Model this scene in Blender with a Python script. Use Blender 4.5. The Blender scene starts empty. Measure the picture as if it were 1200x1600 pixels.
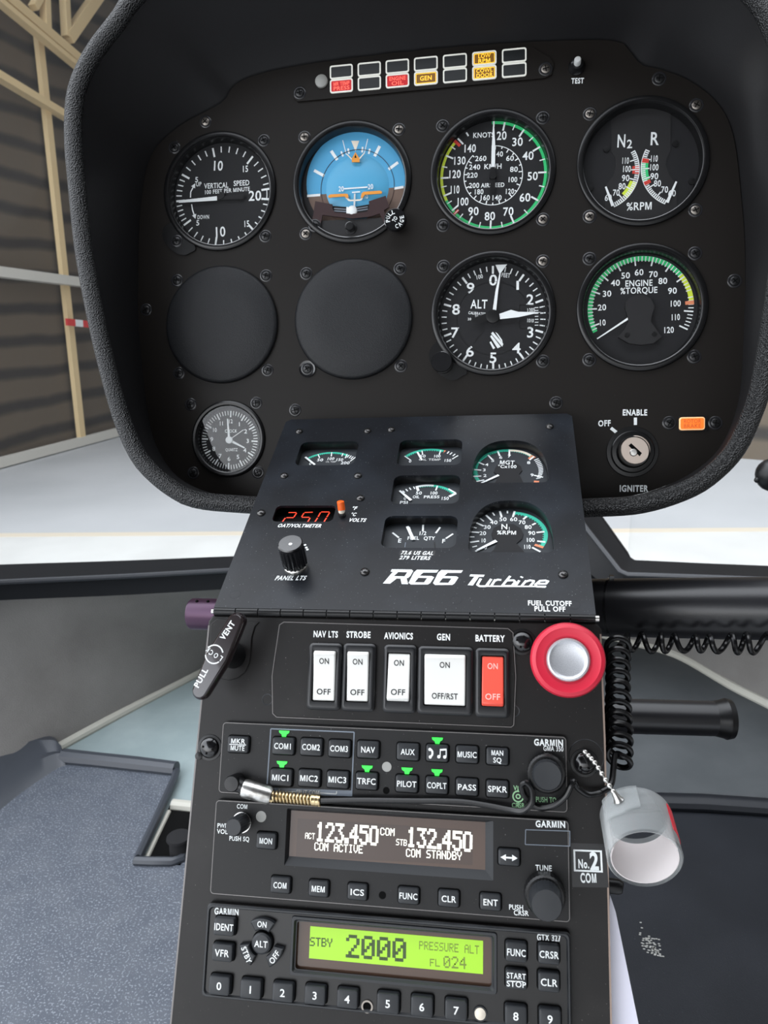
import bpy, bmesh, math, random
from mathutils import Matrix, Vector, geometry
import numpy as np
random.seed(7)
C = bpy.context.scene.collection
SC = bpy.context.scene
R_, D_ = math.radians, math.degrees

# ------------------------------------------------------------------ camera
FPX = 1200.0                      # focal length in pixels of the 1200x1600 frame

def _rx(a):
    c, s = math.cos(a), math.sin(a); return np.array([[1, 0, 0], [0, c, -s], [0, s, c]])
def _ry(a):
    c, s = math.cos(a), math.sin(a); return np.array([[c, 0, s], [0, 1, 0], [-s, 0, c]])
def _rz(a):
    c, s = math.cos(a), math.sin(a); return np.array([[c, -s, 0], [s, c, 0], [0, 0, 1]])

YAW, ROLL, A1, A2, A3 = 0.157731, -0.00206, 0.044013, -0.870735, -0.192302
RC = _rz(ROLL) @ _ry(YAW)          # cockpit axes seen from the camera (x right, y down, z ahead)
UC = RC[:, 0]
pitch = R_(15.0)
EZ = np.array([0, -math.cos(pitch), -math.sin(pitch)])
EZ = EZ - UC * (EZ @ UC); EZ /= np.linalg.norm(EZ)
EY = np.cross(EZ, UC)
WM = np.stack([UC, EY, EZ])        # camera coords -> world (mm, from the camera)
CAM = np.array([0.0, 0.0, 1.45])   # metres above the hangar floor

cd = bpy.data.cameras.new('camera'); cam = bpy.data.objects.new('camera', cd); C.objects.link(cam)
right, up, back = WM @ np.array([1, 0, 0]), WM @ np.array([0, -1, 0]), WM @ np.array([0, 0, -1])
cam.matrix_world = Matrix(((right[0], up[0], back[0], CAM[0]), (right[1], up[1], back[1], CAM[1]),
                           (right[2], up[2], back[2], CAM[2]), (0, 0, 0, 1)))
cd.sensor_fit = 'VERTICAL'; cd.sensor_height = 36.0; cd.sensor_width = 27.0; cd.lens = 36.0 * FPX / 1600.0
cd.clip_start = 0.01; cd.clip_end = 200
cd.dof.use_dof = True; cd.dof.focus_distance = 0.42; cd.dof.aperture_fstop = 28.0
SC.camera = cam
SC.view_settings.view_transform = 'Standard'; SC.view_settings.look = 'None'
SC.view_settings.exposure = 0.44; SC.view_settings.gamma = 1.0; SC.view_settings.use_curve_mapping = False

# ------------------------------------------------------------------ world: daylight from the open sides
w = bpy.data.worlds.new('daylight'); SC.world = w; w.use_nodes = True
nt = w.node_tree; nt.nodes.clear()
tc = nt.nodes.new('ShaderNodeTexCoord'); sep = nt.nodes.new('ShaderNodeSeparateXYZ')
nt.links.new(tc.outputs['Generated'], sep.inputs[0])
mp = nt.nodes.new('ShaderNodeMapRange'); mp.inputs['From Min'].default_value = -1; mp.inputs['From Max'].default_value = 1
nt.links.new(sep.outputs['Z'], mp.inputs['Value'])
rp = nt.nodes.new('ShaderNodeValToRGB'); rp.color_ramp.interpolation = 'EASE'
els = rp.color_ramp.elements
els[0].position = 0.0; els[0].color = (.14, .14, .145, 1)
els[1].position = 1.0; els[1].color = (2.3, 2.4, 2.55, 1)
for p, c in ((.44, (.26, .26, .26, 1)), (.52, (.95, .97, .99, 1)), (.75, (1.30, 1.37, 1.48, 1))):
    e = els.new(p); e.color = c
nt.links.new(mp.outputs[0], rp.inputs[0])
def axis(sock, lo, hi):                       # brighter on the open left and ahead, dimmer towards the cabin behind
    r = nt.nodes.new('ShaderNodeMapRange'); r.inputs['From Min'].default_value = -1; r.inputs['From Max'].default_value = 1
    r.inputs['To Min'].default_value = lo; r.inputs['To Max'].default_value = hi
    nt.links.new(sep.outputs[sock], r.inputs['Value']); return r.outputs[0]
mul = nt.nodes.new('ShaderNodeMath'); mul.operation = 'MULTIPLY'
nt.links.new(axis('X', 1.80, .42), mul.inputs[0]); nt.links.new(axis('Y', .95, 1.30), mul.inputs[1])
bg = nt.nodes.new('ShaderNodeBackground'); out = nt.nodes.new('ShaderNodeOutputWorld')
# the brightest piece of outdoors lies behind the open left door
dt = nt.nodes.new('ShaderNodeVectorMath'); dt.operation = 'DOT_PRODUCT'; dt.inputs[1].default_value = Vector((-.50, -.85, .10)).normalized()
nt.links.new(tc.outputs['Generated'], dt.inputs[0])
mxx = nt.nodes.new('ShaderNodeMath'); mxx.operation = 'MAXIMUM'; mxx.inputs[1].default_value = 0.0; nt.links.new(dt.outputs['Value'], mxx.inputs[0])
pw = nt.nodes.new('ShaderNodeMath'); pw.operation = 'POWER'; pw.inputs[1].default_value = 9.0; nt.links.new(mxx.outputs[0], pw.inputs[0])
lb = nt.nodes.new('ShaderNodeMath'); lb.operation = 'MULTIPLY_ADD'; lb.inputs[1].default_value = 2.2
nt.links.new(pw.outputs[0], lb.inputs[0]); nt.links.new(mul.outputs[0], lb.inputs[2])
nt.links.new(rp.outputs[0], bg.inputs['Color']); nt.links.new(lb.outputs[0], bg.inputs['Strength'])
nt.links.new(bg.outputs[0], out.inputs['Surface'])

# ------------------------------------------------------------------ materials
MATS = {}
def mat(name, col, rough=.5, metal=0.0, spec=.5, bump=None, emit=None, dust=None, var=None, coat=0.0, alpha=None):
    m = bpy.data.materials.new(name); m.use_nodes = True; n = m.node_tree; b = n.nodes['Principled BSDF']
    b.inputs['Base Color'].default_value = (*col, 1); b.inputs['Roughness'].default_value = rough
    b.inputs['Metallic'].default_value = metal; b.inputs['Specular IOR Level'].default_value = spec
    b.inputs['Coat Weight'].default_value = coat
    t = None
    def tex():
        nonlocal t
        if t is None:
            t = n.nodes.new('ShaderNodeTexCoord')
        return t.outputs['Object']
    colsock = None
    if var:                                   # (scale, other colour, lo, hi): large soft wear
        nz = n.nodes.new('ShaderNodeTexNoise'); nz.inputs['Scale'].default_value = var[0]; nz.inputs['Detail'].default_value = 6
        n.links.new(tex(), nz.inputs['Vector'])
        r = n.nodes.new('ShaderNodeMapRange'); r.inputs['From Min'].default_value = var[2]; r.inputs['From Max'].default_value = var[3]
        n.links.new(nz.outputs['Fac'], r.inputs['Value'])
        x = n.nodes.new('ShaderNodeMix'); x.data_type = 'RGBA'
        x.inputs[6].default_value = (*col, 1); x.inputs[7].default_value = (*var[1], 1)
        n.links.new(r.outputs[0], x.inputs[0]); colsock = x.outputs[2]
    if dust:                                  # (scale, colour, threshold): specks
        nz = n.nodes.new('ShaderNodeTexNoise'); nz.inputs['Scale'].default_value = dust[0]; nz.inputs['Detail'].default_value = 2
        n.links.new(tex(), nz.inputs['Vector'])
        r = n.nodes.new('ShaderNodeMapRange'); r.inputs['From Min'].default_value = dust[2]; r.inputs['From Max'].default_value = dust[2] + .04
        n.links.new(nz.outputs['Fac'], r.inputs['Value'])
        x = n.nodes.new('ShaderNodeMix'); x.data_type = 'RGBA'
        x.inputs[7].default_value = (*dust[1], 1)
        if colsock: n.links.new(colsock, x.inputs[6])
        else: x.inputs[6].default_value = (*col, 1)
        n.links.new(r.outputs[0], x.inputs[0]); colsock = x.outputs[2]
    if colsock: n.links.new(colsock, b.inputs['Base Color'])
    if bump:                                  # (scale, strength, distance m[, 'v'])
        if len(bump) > 3:
            nz = n.nodes.new('ShaderNodeTexVoronoi'); nz.inputs['Scale'].default_value = bump[0]; so = nz.outputs['Distance']
        else:
            nz = n.nodes.new('ShaderNodeTexNoise'); nz.inputs['Scale'].default_value = bump[0]; nz.inputs['Detail'].default_value = 3; so = nz.outputs['Fac']
        n.links.new(tex(), nz.inputs['Vector'])
        bp = n.nodes.new('ShaderNodeBump'); bp.inputs['Strength'].default_value = bump[1]; bp.inputs['Distance'].default_value = bump[2]
        n.links.new(so, bp.inputs['Height']); n.links.new(bp.outputs[0], b.inputs['Normal'])
    if emit:
        b.inputs['Emission Color'].default_value = (*emit[0], 1); b.inputs['Emission Strength'].default_value = emit[1]
    if alpha is not None:
        b.inputs['Alpha'].default_value = alpha
    MATS[name] = m
    return m
def glass(name, tint=(1, 1, 1), refl=1.0, rough=.0, haze=0.0):
    m = bpy.data.materials.new(name); m.use_nodes = True; n = m.node_tree; n.nodes.clear()
    o = n.nodes.new('ShaderNodeOutputMaterial'); tr = n.nodes.new('ShaderNodeBsdfTransparent'); gl = n.nodes.new('ShaderNodeBsdfGlossy')
    tr.inputs[0].default_value = (*tint, 1); gl.inputs['Roughness'].default_value = rough
    fr = n.nodes.new('ShaderNodeFresnel'); fr.inputs['IOR'].default_value = 1.45
    mu = n.nodes.new('ShaderNodeMath'); mu.operation = 'MULTIPLY'; mu.inputs[1].default_value = refl
    n.links.new(fr.outputs[0], mu.inputs[0])
    mxs = n.nodes.new('ShaderNodeMixShader'); n.links.new(mu.outputs[0], mxs.inputs[0])
    n.links.new(tr.outputs[0], mxs.inputs[1]); n.links.new(gl.outputs[0], mxs.inputs[2])
    last = mxs.outputs[0]
    if haze:
        df = n.nodes.new('ShaderNodeBsdfDiffuse'); df.inputs[0].default_value = (.9, .92, .95, 1)
        m2 = n.nodes.new('ShaderNodeMixShader'); m2.inputs[0].default_value = haze
        n.links.new(last, m2.inputs[1]); n.links.new(df.outputs[0], m2.inputs[2]); last = m2.outputs[0]
    n.links.new(last, o.inputs['Surface']); MATS[name] = m
    return m

mat('panel', (.0100, .0082, .0070), .46, spec=.20, bump=(2500, .05, .0002), dust=(900, (.09, .085, .08), .76))
mat('cover', (.0070, .0080, .0105), .34, spec=.23, bump=(2200, .06, .0002), dust=(1300, (.16, .17, .18), .70), var=(22, (.018, .022, .029), .45, .75))
mat('face', (.0080, .0070, .0068), .40, spec=.28, bump=(2500, .05, .0002), dust=(1100, (.15, .14, .13), .725), var=(35, (.017, .0155, .0145), .5, .8))
mat('radio', (.0085, .0083, .0086), .45, spec=.3, bump=(3500, .08, .0002), dust=(1200, (.13, .13, .13), .735))
mat('radiogloss', (.0065, .006, .006), .30, spec=.35, dust=(1200, (.12, .12, .12), .75))
mat('bezel', (.006, .006, .0065), .26, spec=.4)
mat('bezeledge', (.018, .018, .02), .22)
mat('dial', (.010, .010, .0115), .6, spec=.3)
mat('dialgrey', (.018, .0175, .0185), .55, spec=.3)
mat('gaugeface', (.017, .021, .026), .55)
mat('black', (.005, .005, .0055), .35, spec=.4)
mat('gloss', (.007, .007, .008), .18, coat=.3)
mat('handle', (.014, .008, .009), .16, coat=.5)
mat('dark', (.002, .002, .002), .8, spec=.1)
mat('button', (.015, .017, .020), .48, bump=(4000, .1, .0002))
mat('leather', (.0085, .0085, .009), .33, bump=(1150, 1.0, .0009, 'v'))
mat('liner', (.0105, .0103, .0112), .50, spec=.30, bump=(900, .2, .0004))
mat('grain', (.0105, .0112, .0128), .44, spec=.3, bump=(1500, .6, .0004))
mat('screwdark', (.030, .030, .031), .30, metal=.6)
mat('screwmetal', (.22, .20, .18), .30, metal=.9)
mat('screwpan', (.085, .083, .082), .26, metal=.9)
mat('edgewearglint', (.16, .15, .145), .4, metal=.3)  # edge wear with the bevel's highlight put into the colour
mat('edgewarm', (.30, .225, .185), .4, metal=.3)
mat('white', (.83, .86, .86), .55)
mat('whitedim', (.62, .63, .62), .55)
mat('ink', (.03, .03, .03), .6)
mat('rocker', (.80, .80, .765), .40)
mat('redrocker', (.86, .10, .065), .35)
mat('pinkink', (.95, .50, .45), .5)
mat('rockerframe', (.009, .0095, .011), .32)
mat('green', (.03, .58, .18), .5)
mat('teal', (.04, .52, .36), .5)
mat('yellow', (.66, .80, .05), .5)
mat('red', (.62, .045, .03), .5)
mat('orangemark', (.75, .25, .12), .5)
mat('sky', (.075, .36, .62), .45)
mat('skyball', (.085, .39, .64), .40)
mat('ground', (.15, .095, .07), .6)
mat('orange', (.80, .31, .04), .45)
mat('cream', (.80, .72, .60), .5)
mat('bracket', (.040, .020, .021), .35)
mat('metalring', (.55, .55, .54), .25, metal=1)
mat('silver', (.72, .71, .68), .32, metal=1, var=(300, (.45, .43, .40), .5, .7))
mat('brass', (.66, .52, .30), .28, metal=1)
mat('keyface', (.66, .56, .49), .35, metal=.85)
mat('redknob', (.62, .016, .045), .42)
mat('alucap', (.60, .61, .64), .36, metal=.55, var=(2200, (.50, .51, .54), .4, .65))
mat('purple', (.050, .020, .046), .30, metal=.5)
mat('tube', (.012, .012, .014), .30, bump=(1200, .1, .0003))
mat('cord', (.004, .004, .0045), .26, spec=.4)
mat('rubberblack', (.02, .02, .021), .9, spec=.1)  # matte black rubber of the floor stub
mat('stickerblack', (.006, .006, .007), .35)
mat('greyinkline', (.17, .20, .24), .5)
mat('greenink', (.30, .55, .30), .5)
mat('photocell', (.34, .34, .32), .5)
mat('led', (.02, .5, .05), .3, emit=((.03, .95, .06), 0.65))
mat('annfill', (.016, .018, .019), .3)
mat('annframe', (.78, .78, .72), .45, emit=((.9, .9, .8), .15))
mat('annred', (.12, .006, .008), .35, emit=((.80, .010, .016), 0.42))
mat('annredtext', (.9, .15, .1), .35, emit=((1, .10, .07), 0.7))
mat('annamber', (.10, .05, .008), .35, emit=((.25, .11, .01), 0.4))
mat('annambertext', (.95, .55, .05), .35, emit=((1, .50, .03), 0.75))
mat('brake', (.75, .15, .02), .35, emit=((1, .19, .02), 0.5))
mat('braketext', (.4, .10, .02), .35, emit=((.65, .08, .015), 0.4))
mat('brakerim', (.95, .55, .3), .35, emit=((1, .55, .25), 0.4))
mat('seg', (.5, .03, .02), .35, emit=((1, .09, .04), 0.75))
mat('lcd', (.20, .42, .01), .3, emit=((.44, .80, .005), 0.36))
mat('lcdink', (.03, .07, .005), .4)
mat('lcdinkdim', (.16, .24, .02), .4)
mat('screen', (.080, .047, .033), .14, spec=.35)
mat('screeninner', (.060, .037, .028), .14, spec=.35)
mat('screentext', (.9, .9, .8), .4, emit=((1, .97, .86), 0.62))
mat('orangebat', (.90, .13, .01), .32)
mat('batwhite', (.78, .70, .58), .35)
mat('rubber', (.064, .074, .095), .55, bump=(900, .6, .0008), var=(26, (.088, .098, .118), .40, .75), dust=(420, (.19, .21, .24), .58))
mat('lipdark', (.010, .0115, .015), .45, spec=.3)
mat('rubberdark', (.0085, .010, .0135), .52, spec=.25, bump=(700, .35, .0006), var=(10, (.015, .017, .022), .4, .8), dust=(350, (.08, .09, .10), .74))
mat('lip', (.040, .045, .055), .40)
mat('carpet', (.145, .138, .130), .95, bump=(500, .5, .002), var=(8, (.195, .188, .178), .35, .7))
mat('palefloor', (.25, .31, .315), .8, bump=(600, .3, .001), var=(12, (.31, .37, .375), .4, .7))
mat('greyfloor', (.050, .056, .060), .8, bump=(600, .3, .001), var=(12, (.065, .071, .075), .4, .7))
mat('piping', (.43, .42, .37), .6)
mat('frame', (.007, .0075, .009), .5, spec=.25)
mat('seal', (.03, .032, .037), .45)
mat('concrete', (.43, .44, .447), .85, var=(.8, (.50, .508, .515), .35, .7))
mat('whiteband', (.63, .63, .605), .8, var=(2.0, (.57, .568, .545), .4, .7))
mat('beigeline', (.62, .55, .44), .8)
mat('beam', (.80, .61, .34), .6)
mat('beampale', (.66, .64, .58), .6)
mat('taperred', (.7, .05, .05), .5)
mat('card', (.75, .74, .86), .25, coat=.3)
mat('cupsticker', (.75, .01, .03), .35)
mat('cuplining', (.72, .665, .66), .6)
glass('dialglass', (1, 1, 1), 1.0)
glass('windshieldglass', (.97, .98, .98), .35, haze=.02)
def plastic():
    m = bpy.data.materials.new('clearplastic'); m.use_nodes = True; n = m.node_tree; n.nodes.clear()
    o = n.nodes.new('ShaderNodeOutputMaterial'); tr = n.nodes.new('ShaderNodeBsdfTransparent'); tr.inputs[0].default_value = (.93, .94, .94, 1)
    b = n.nodes.new('ShaderNodeBsdfPrincipled'); b.inputs['Base Color'].default_value = (.50, .52, .52, 1); b.inputs['Roughness'].default_value = .25
    lw = n.nodes.new('ShaderNodeLayerWeight'); lw.inputs[0].default_value = .45
    r = n.nodes.new('ShaderNodeMapRange'); r.inputs['To Min'].default_value = .10; r.inputs['To Max'].default_value = .72
    n.links.new(lw.outputs['Facing'], r.inputs['Value'])
    x = n.nodes.new('ShaderNodeMixShader'); n.links.new(r.outputs[0], x.inputs[0]); n.links.new(tr.outputs[0], x.inputs[1]); n.links.new(b.outputs[0], x.inputs[2])
    n.links.new(x.outputs[0], o.inputs['Surface']); MATS['clearplastic'] = m
plastic()
def slats():                                   # corrugated dark cladding
    m = bpy.data.materials.new('cladding'); m.use_nodes = True; n = m.node_tree; b = n.nodes['Principled BSDF']
    t = n.nodes.new('ShaderNodeTexCoord'); s = n.nodes.new('ShaderNodeSeparateXYZ'); n.links.new(t.outputs['Object'], s.inputs[0])
    nz = n.nodes.new('ShaderNodeTexNoise'); nz.inputs['Scale'].default_value = 1.3; nz.inputs['Detail'].default_value = 4; n.links.new(t.outputs['Object'], nz.inputs['Vector'])
    a = n.nodes.new('ShaderNodeMath'); a.operation = 'MULTIPLY_ADD'; a.inputs[1].default_value = .12; n.links.new(nz.outputs['Fac'], a.inputs[0]); n.links.new(s.outputs['Z'], a.inputs[2])
    k = n.nodes.new('ShaderNodeMath'); k.operation = 'MULTIPLY'; k.inputs[1].default_value = 2 * math.pi / .35; n.links.new(a.outputs[0], k.inputs[0])
    sn = n.nodes.new('ShaderNodeMath'); sn.operation = 'SINE'; n.links.new(k.outputs[0], sn.inputs[0])
    r = n.nodes.new('ShaderNodeValToRGB'); mr = n.nodes.new('ShaderNodeMapRange'); mr.inputs['From Min'].default_value = -1; n.links.new(sn.outputs[0], mr.inputs['Value'])
    n.links.new(mr.outputs[0], r.inputs[0]); r.color_ramp.elements[0].position = .05; r.color_ramp.elements[0].color = (.030, .024, .019, 1)
    r.color_ramp.elements[1].position = .5; r.color_ramp.elements[1].color = (.115, .088, .060, 1)
    n.links.new(r.outputs[0], b.inputs['Base Color']); b.inputs['Roughness'].default_value = .8
    MATS['cladding'] = m
slats()

# ------------------------------------------------------------------ text glyphs (built-in font, cut once into triangles)
GL = {}
def _glyphs():
    cu = bpy.data.curves.new('glyph', 'FONT'); ob = bpy.data.objects.new('glyph', cu); C.objects.link(ob)
    cu.resolution_u = 3; cu.fill_mode = 'FRONT'
    chars = "ABCDEFGHIJKLMNOPQRSTUVWXYZabcdefghijklmnopqrstuvwxyz0123456789.%/\u00b0@-:"
    def ev(s, off):
        cu.body = s; cu.offset = off; bpy.context.view_layer.update()
        dg = bpy.context.evaluated_depsgraph_get(); me = ob.evaluated_get(dg).to_mesh()
        v = [(p.co.x, p.co.y) for p in me.vertices]; f = [tuple(p.vertices) for p in me.polygons]
        ob.evaluated_get(dg).to_mesh_clear(); return v, f
    cap = max(y for _, y in ev('H', 0)[0])
    base = (lambda v: max(x for x, _ in v))(ev('II', 0)[0]) - (lambda v: max(x for x, _ in v))(ev('I', 0)[0])
    for ch in chars:
        v1 = ev('I' + ch + 'I', 0)[0]; v0 = ev('I', 0)[0]
        adv = max(x for x, _ in v1) - max(x for x, _ in v0) - base
        for b, off in ((0, 0.0), (1, .016), (2, .034)):
            v, f = ev(ch, off * (.3 if ch in 'MWmw' else 1))
            GL[(ch, b)] = ([(x / cap, y / cap) for x, y in v], f, adv / cap)
    GL[(' ', 0)] = GL[(' ', 1)] = GL[(' ', 2)] = ([], [], .45)
    for b in (0, 1, 2):                        # a plainer M with its vertex on the base line
        s_ = .135 + .045 * b; w_ = .98
        P = [(0, 0), (0, 1), (s_ * 1.35, 1), (w_ / 2, .30 - .03 * b), (w_ - s_ * 1.35, 1), (w_, 1), (w_, 0), (w_ - s_, 0), (w_ - s_, .74), (w_ / 2 + s_ * .5, 0), (w_ / 2 - s_ * .5, 0), (s_, .74), (s_, 0)]
        tri = geometry.tessellate_polygon([[Vector((x, y, 0)) for x, y in P]])
        GL[('M', b)] = ([(x + .09, y) for x, y in P], [tuple(a) for a in tri], w_ + .17)
    bpy.data.objects.remove(ob); bpy.data.curves.remove(cu)
_glyphs()

DOT = {'0': '0E11131519110E', '1': '040C040404040E', '2': '0E11010204081F', '3': '1F02040201110E', '4': '02060A121F0202', '5': '1F101E0101110E',
       '6': '0608101E11110E', '7': '1F010204080808', '8': '0E11110E11110E', '9': '0E11110F01020C', '.': '00000000000C0C', 'A': '0E11111F111111',
       'B': '1E11111E11111E', 'C': '0E11101010110E', 'D': '1C12111111121C', 'E': '1F10101E10101F', 'F': '1F10101E101010', 'I': '0E04040404040E',
       'L': '1010101010101F', 'M': '111B1515111111', 'N': '11111915131111', 'O': '0E11111111110E', 'P': '1E11111E101010', 'R': '1E11111E141211',
       'S': '0F10100E01011E', 'T': '1F040404040404', 'U': '1111111111110E', 'V': '11111111110A04', 'Y': '1111110A040404', ' ': '00000000000000'}

# ------------------------------------------------------------------ mesh builder (millimetres in a frame; +z faces the viewer on panels)
class MB:
    def __init__(s): s.v = []; s.f = []; s.m = []; s.names = []; s.smooth = []
    def slot(s, m):
        if m not in s.names: s.names.append(m)
        return s.names.index(m)
    def add(s, vs, fs, m):
        o = len(s.v); k = s.slot(m); s.v += [tuple(map(float, p)) for p in vs]
        for f in fs: s.f.append(tuple(i + o for i in f)); s.m.append(k)
    def loops(s, L, m, cap0=True, cap1=True, closed=True, ring=False):
        n = len(L[0]); vs = [p for l in L for p in l]; fs = []
        K = len(L)
        for i in range(K if ring else K - 1):
            a, b = i * n, ((i + 1) % K) * n
            for j in range(n if closed else n - 1):
                fs.append((a + j, a + (j + 1) % n, b + (j + 1) % n, b + j))
        if not ring:
            if cap0: fs.append(tuple(range(n))[::-1])
            if cap1: fs.append(tuple((K - 1) * n + i for i in range(n)))
        s.add(vs, fs, m)
    def lathec(s, prof, c, m, n=48, rmod=None):
        L = [[(c[0] + r * (rmod(i, r, z) if rmod else 1) * math.cos(2 * math.pi * i / n), c[1] + r * (rmod(i, r, z) if rmod else 1) * math.sin(2 * math.pi * i / n), z) for i in range(n)] for r, z in prof]
        s.loops(L, m)
    def ringl(s, prof, c, m, n=64):           # closed profile -> ring
        L = [[(c[0] + r * math.cos(2 * math.pi * i / n), c[1] + r * math.sin(2 * math.pi * i / n), z) for i in range(n)] for r, z in prof]
        s.loops(L, m, ring=True)
    def box(s, x0, x1, y0, y1, z0, z1, m):
        s.loops([[(x0, y0, z), (x1, y0, z), (x1, y1, z), (x0, y1, z)] for z in (z0, z1)], m)
    def prism(s, poly, z0, z1, m):
        s.loops([[(x, y, z) for x, y in poly] for z in (z0, z1)], m)
    def flat(s, poly, z, m):
        s.add([(x, y, z) for x, y in poly], [tuple(range(len(poly)))], m)
    def plate(s, outer, holes, z0, z1, m, ch=0.0):
        rings = [outer] + holes
        tri = geometry.tessellate_polygon([[Vector((x, y, 0)) for x, y in r] for r in rings])
        allp = [p for r in rings for p in r]
        s.add([(x, y, z1) for x, y in allp], [tuple(t) for t in tri], m)
        s.add([(x, y, z0) for x, y in allp], [tuple(t)[::-1] for t in tri], m)
        for r in rings:
            s.loops([[(x, y, z) for x, y in r] for z in (z0, z1)], m, False, False)
    def line(s, p, q, wd, z, m, wd2=None):
        s.nl = getattr(s, 'nl', 0) + 1; z = z + .004 * (s.nl % 12)
        dx, dy = q[0] - p[0], q[1] - p[1]; l = math.hypot(dx, dy) or 1e-6; nx, ny = -dy / l / 2, dx / l / 2
        w2 = wd if wd2 is None else wd2
        s.flat([(p[0] + nx * wd, p[1] + ny * wd), (p[0] - nx * wd, p[1] - ny * wd), (q[0] - nx * w2, q[1] - ny * w2), (q[0] + nx * w2, q[1] + ny * w2)], z, m)
    def tick(s, c, a, r0, r1, wd, z, m, wd2=None):
        a = R_(a); sx, cx = math.sin(a), math.cos(a)
        s.line((c[0] + r0 * sx, c[1] + r0 * cx), (c[0] + r1 * sx, c[1] + r1 * cx), wd, z, m, wd2)
    def arc(s, c, r0, r1, a0, a1, z, m, n=None):
        n = n or max(4, int(abs(a1 - a0) / 4))
        for i in range(n):
            p = [R_(a0 + (a1 - a0) * k / n) for k in (i, i + 1)]
            s.add([(c[0] + r * math.sin(a), c[1] + r * math.cos(a), z) for a, r in ((p[0], r0), (p[0], r1), (p[1], r1), (p[1], r0))], [(0, 1, 2, 3)], m)
    def disc(s, c, r, z, m, n=48, ry=None):
        s.flat([(c[0] + r * math.cos(2 * math.pi * i / n), c[1] + (ry or r) * math.sin(2 * math.pi * i / n)) for i in range(n)], z, m)
    def text(s, t, c, cap, z, m, width=None, rot=0.0, b=1, shear=0.0, zf=None, sp=0.0, anchor='c'):
        sp += (0, .05, .10)[b]; wtot = sum(GL[(ch, b)][2] + sp for ch in t) - sp
        sx = cap if width is None else width / max(wtot - .12, .1)
        x = (-wtot / 2 if anchor == 'c' else 0.0); ca, sa = math.cos(rot), math.sin(rot)
        for ch in t:
            v, f, adv = GL[(ch, b)]
            vs = []
            for px, py in v:
                X = (x + px + shear * (py - .5) * cap / sx) * sx; Y = (py - .5) * cap
                gx, gy = c[0] + X * ca - Y * sa, c[1] + X * sa + Y * ca
                vs.append((gx, gy, zf(gx, gy) if zf else z))
            if vs: s.add(vs, f, m)
            x += adv + sp
    def tx(s, t, p, q, cap, z, m, b=1, shear=0.0, zf=None, rot0=None):   # text from its left end p to its right end q (mid height)
        dx, dy = q[0] - p[0], q[1] - p[1]
        s.text(t, ((p[0] + q[0]) / 2, (p[1] + q[1]) / 2), cap, z, m, math.hypot(dx, dy), math.atan2(dy, dx) if rot0 is None else rot0, b, shear, zf)
    def dots(s, t, p, q, hgt, z, m, th=1.0, cw=6):                        # dot matrix text
        dx, dy = q[0] - p[0], q[1] - p[1]; L = math.hypot(dx, dy); ux, uy = dx / L, dy / L
        n = sum((3 if ch == '.' else cw) for ch in t) - (cw - 5); px = L / n; py = hgt / 7; x = 0
        for ch in t:
            hx = DOT[ch]
            for r in range(7):
                bits = int(hx[2 * r:2 * r + 2], 16)
                for k in range(5):
                    if bits >> (4 - k) & 1:
                        cx = (x + k - (1 if ch == '.' else 0)) * px; cy = (3 - r) * py
                        a, bb, c_, d = cx - (th - 1) * px / 2, cx + px + (th - 1) * px / 2, cy - py / 2, cy + py / 2
                        s.add([(p[0] + X * ux - Y * uy, p[1] + X * uy + Y * ux, z) for X, Y in ((a, c_), (bb, c_), (bb, d), (a, d))], [(0, 1, 2, 3)], m)
            x += 3 if ch == '.' else cw
    def tube(s, pts, r, m, n=10, caps=True, closed=False, ry=None):
        P = [Vector(p) for p in pts]; K = len(P); L = []
        rr = r if hasattr(r, '__len__') else [r] * K
        up = None
        for i in range(K):
            a = P[(i - 1) % K] if (closed or i > 0) else P[0]; b = P[(i + 1) % K] if (closed or i < K - 1) else P[-1]
            t = (b - a).normalized()
            if up is None:
                up = Vector((0, 0, 1)) if abs(t.z) < .9 else Vector((1, 0, 0))
            up = (up - t * up.dot(t)).normalized(); sd = t.cross(up)
            L.append([tuple(P[i] + sd * (rr[i] * math.cos(2 * math.pi * k / n)) + up * ((ry or 1) * rr[i] * math.sin(2 * math.pi * k / n))) for k in range(n)])
        s.loops(L, m, caps, caps, ring=closed)
    def sphere(s, c, r, m, n=12, k=8, sq=(1, 1, 1)):
        L = [[(c[0] + sq[0] * r * math.sin(math.pi * j / k) * math.cos(2 * math.pi * i / n), c[1] + sq[1] * r * math.sin(math.pi * j / k) * math.sin(2 * math.pi * i / n), c[2] + sq[2] * r * math.cos(math.pi * j / k)) for i in range(n)] for j in range(1, k)]
        s.loops(L, m)
    def mesh(s, name, org):
        me = bpy.data.meshes.new(name)
        me.from_pydata([((x - org[0]) * .001, (y - org[1]) * .001, (z - org[2]) * .001) for x, y, z in s.v], [], s.f)
        for nme in s.names: me.materials.append(MATS[nme])
        me.polygons.foreach_set('material_index', s.m)
        bm = bmesh.new(); bm.from_mesh(me); bmesh.ops.remove_doubles(bm, verts=bm.verts, dist=1e-6)
        bmesh.ops.recalc_face_normals(bm, faces=bm.faces); bm.to_mesh(me); bm.free()
        me.shade_smooth(); me.set_sharp_from_angle(angle=R_(35))
        return me
    def build(s, name, th, label=None):
        o = bpy.data.objects.new(name, s.mesh(name, th.org)); C.objects.link(o); o.parent = th.cur
        if label: o['label'] = label
        return o

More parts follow.
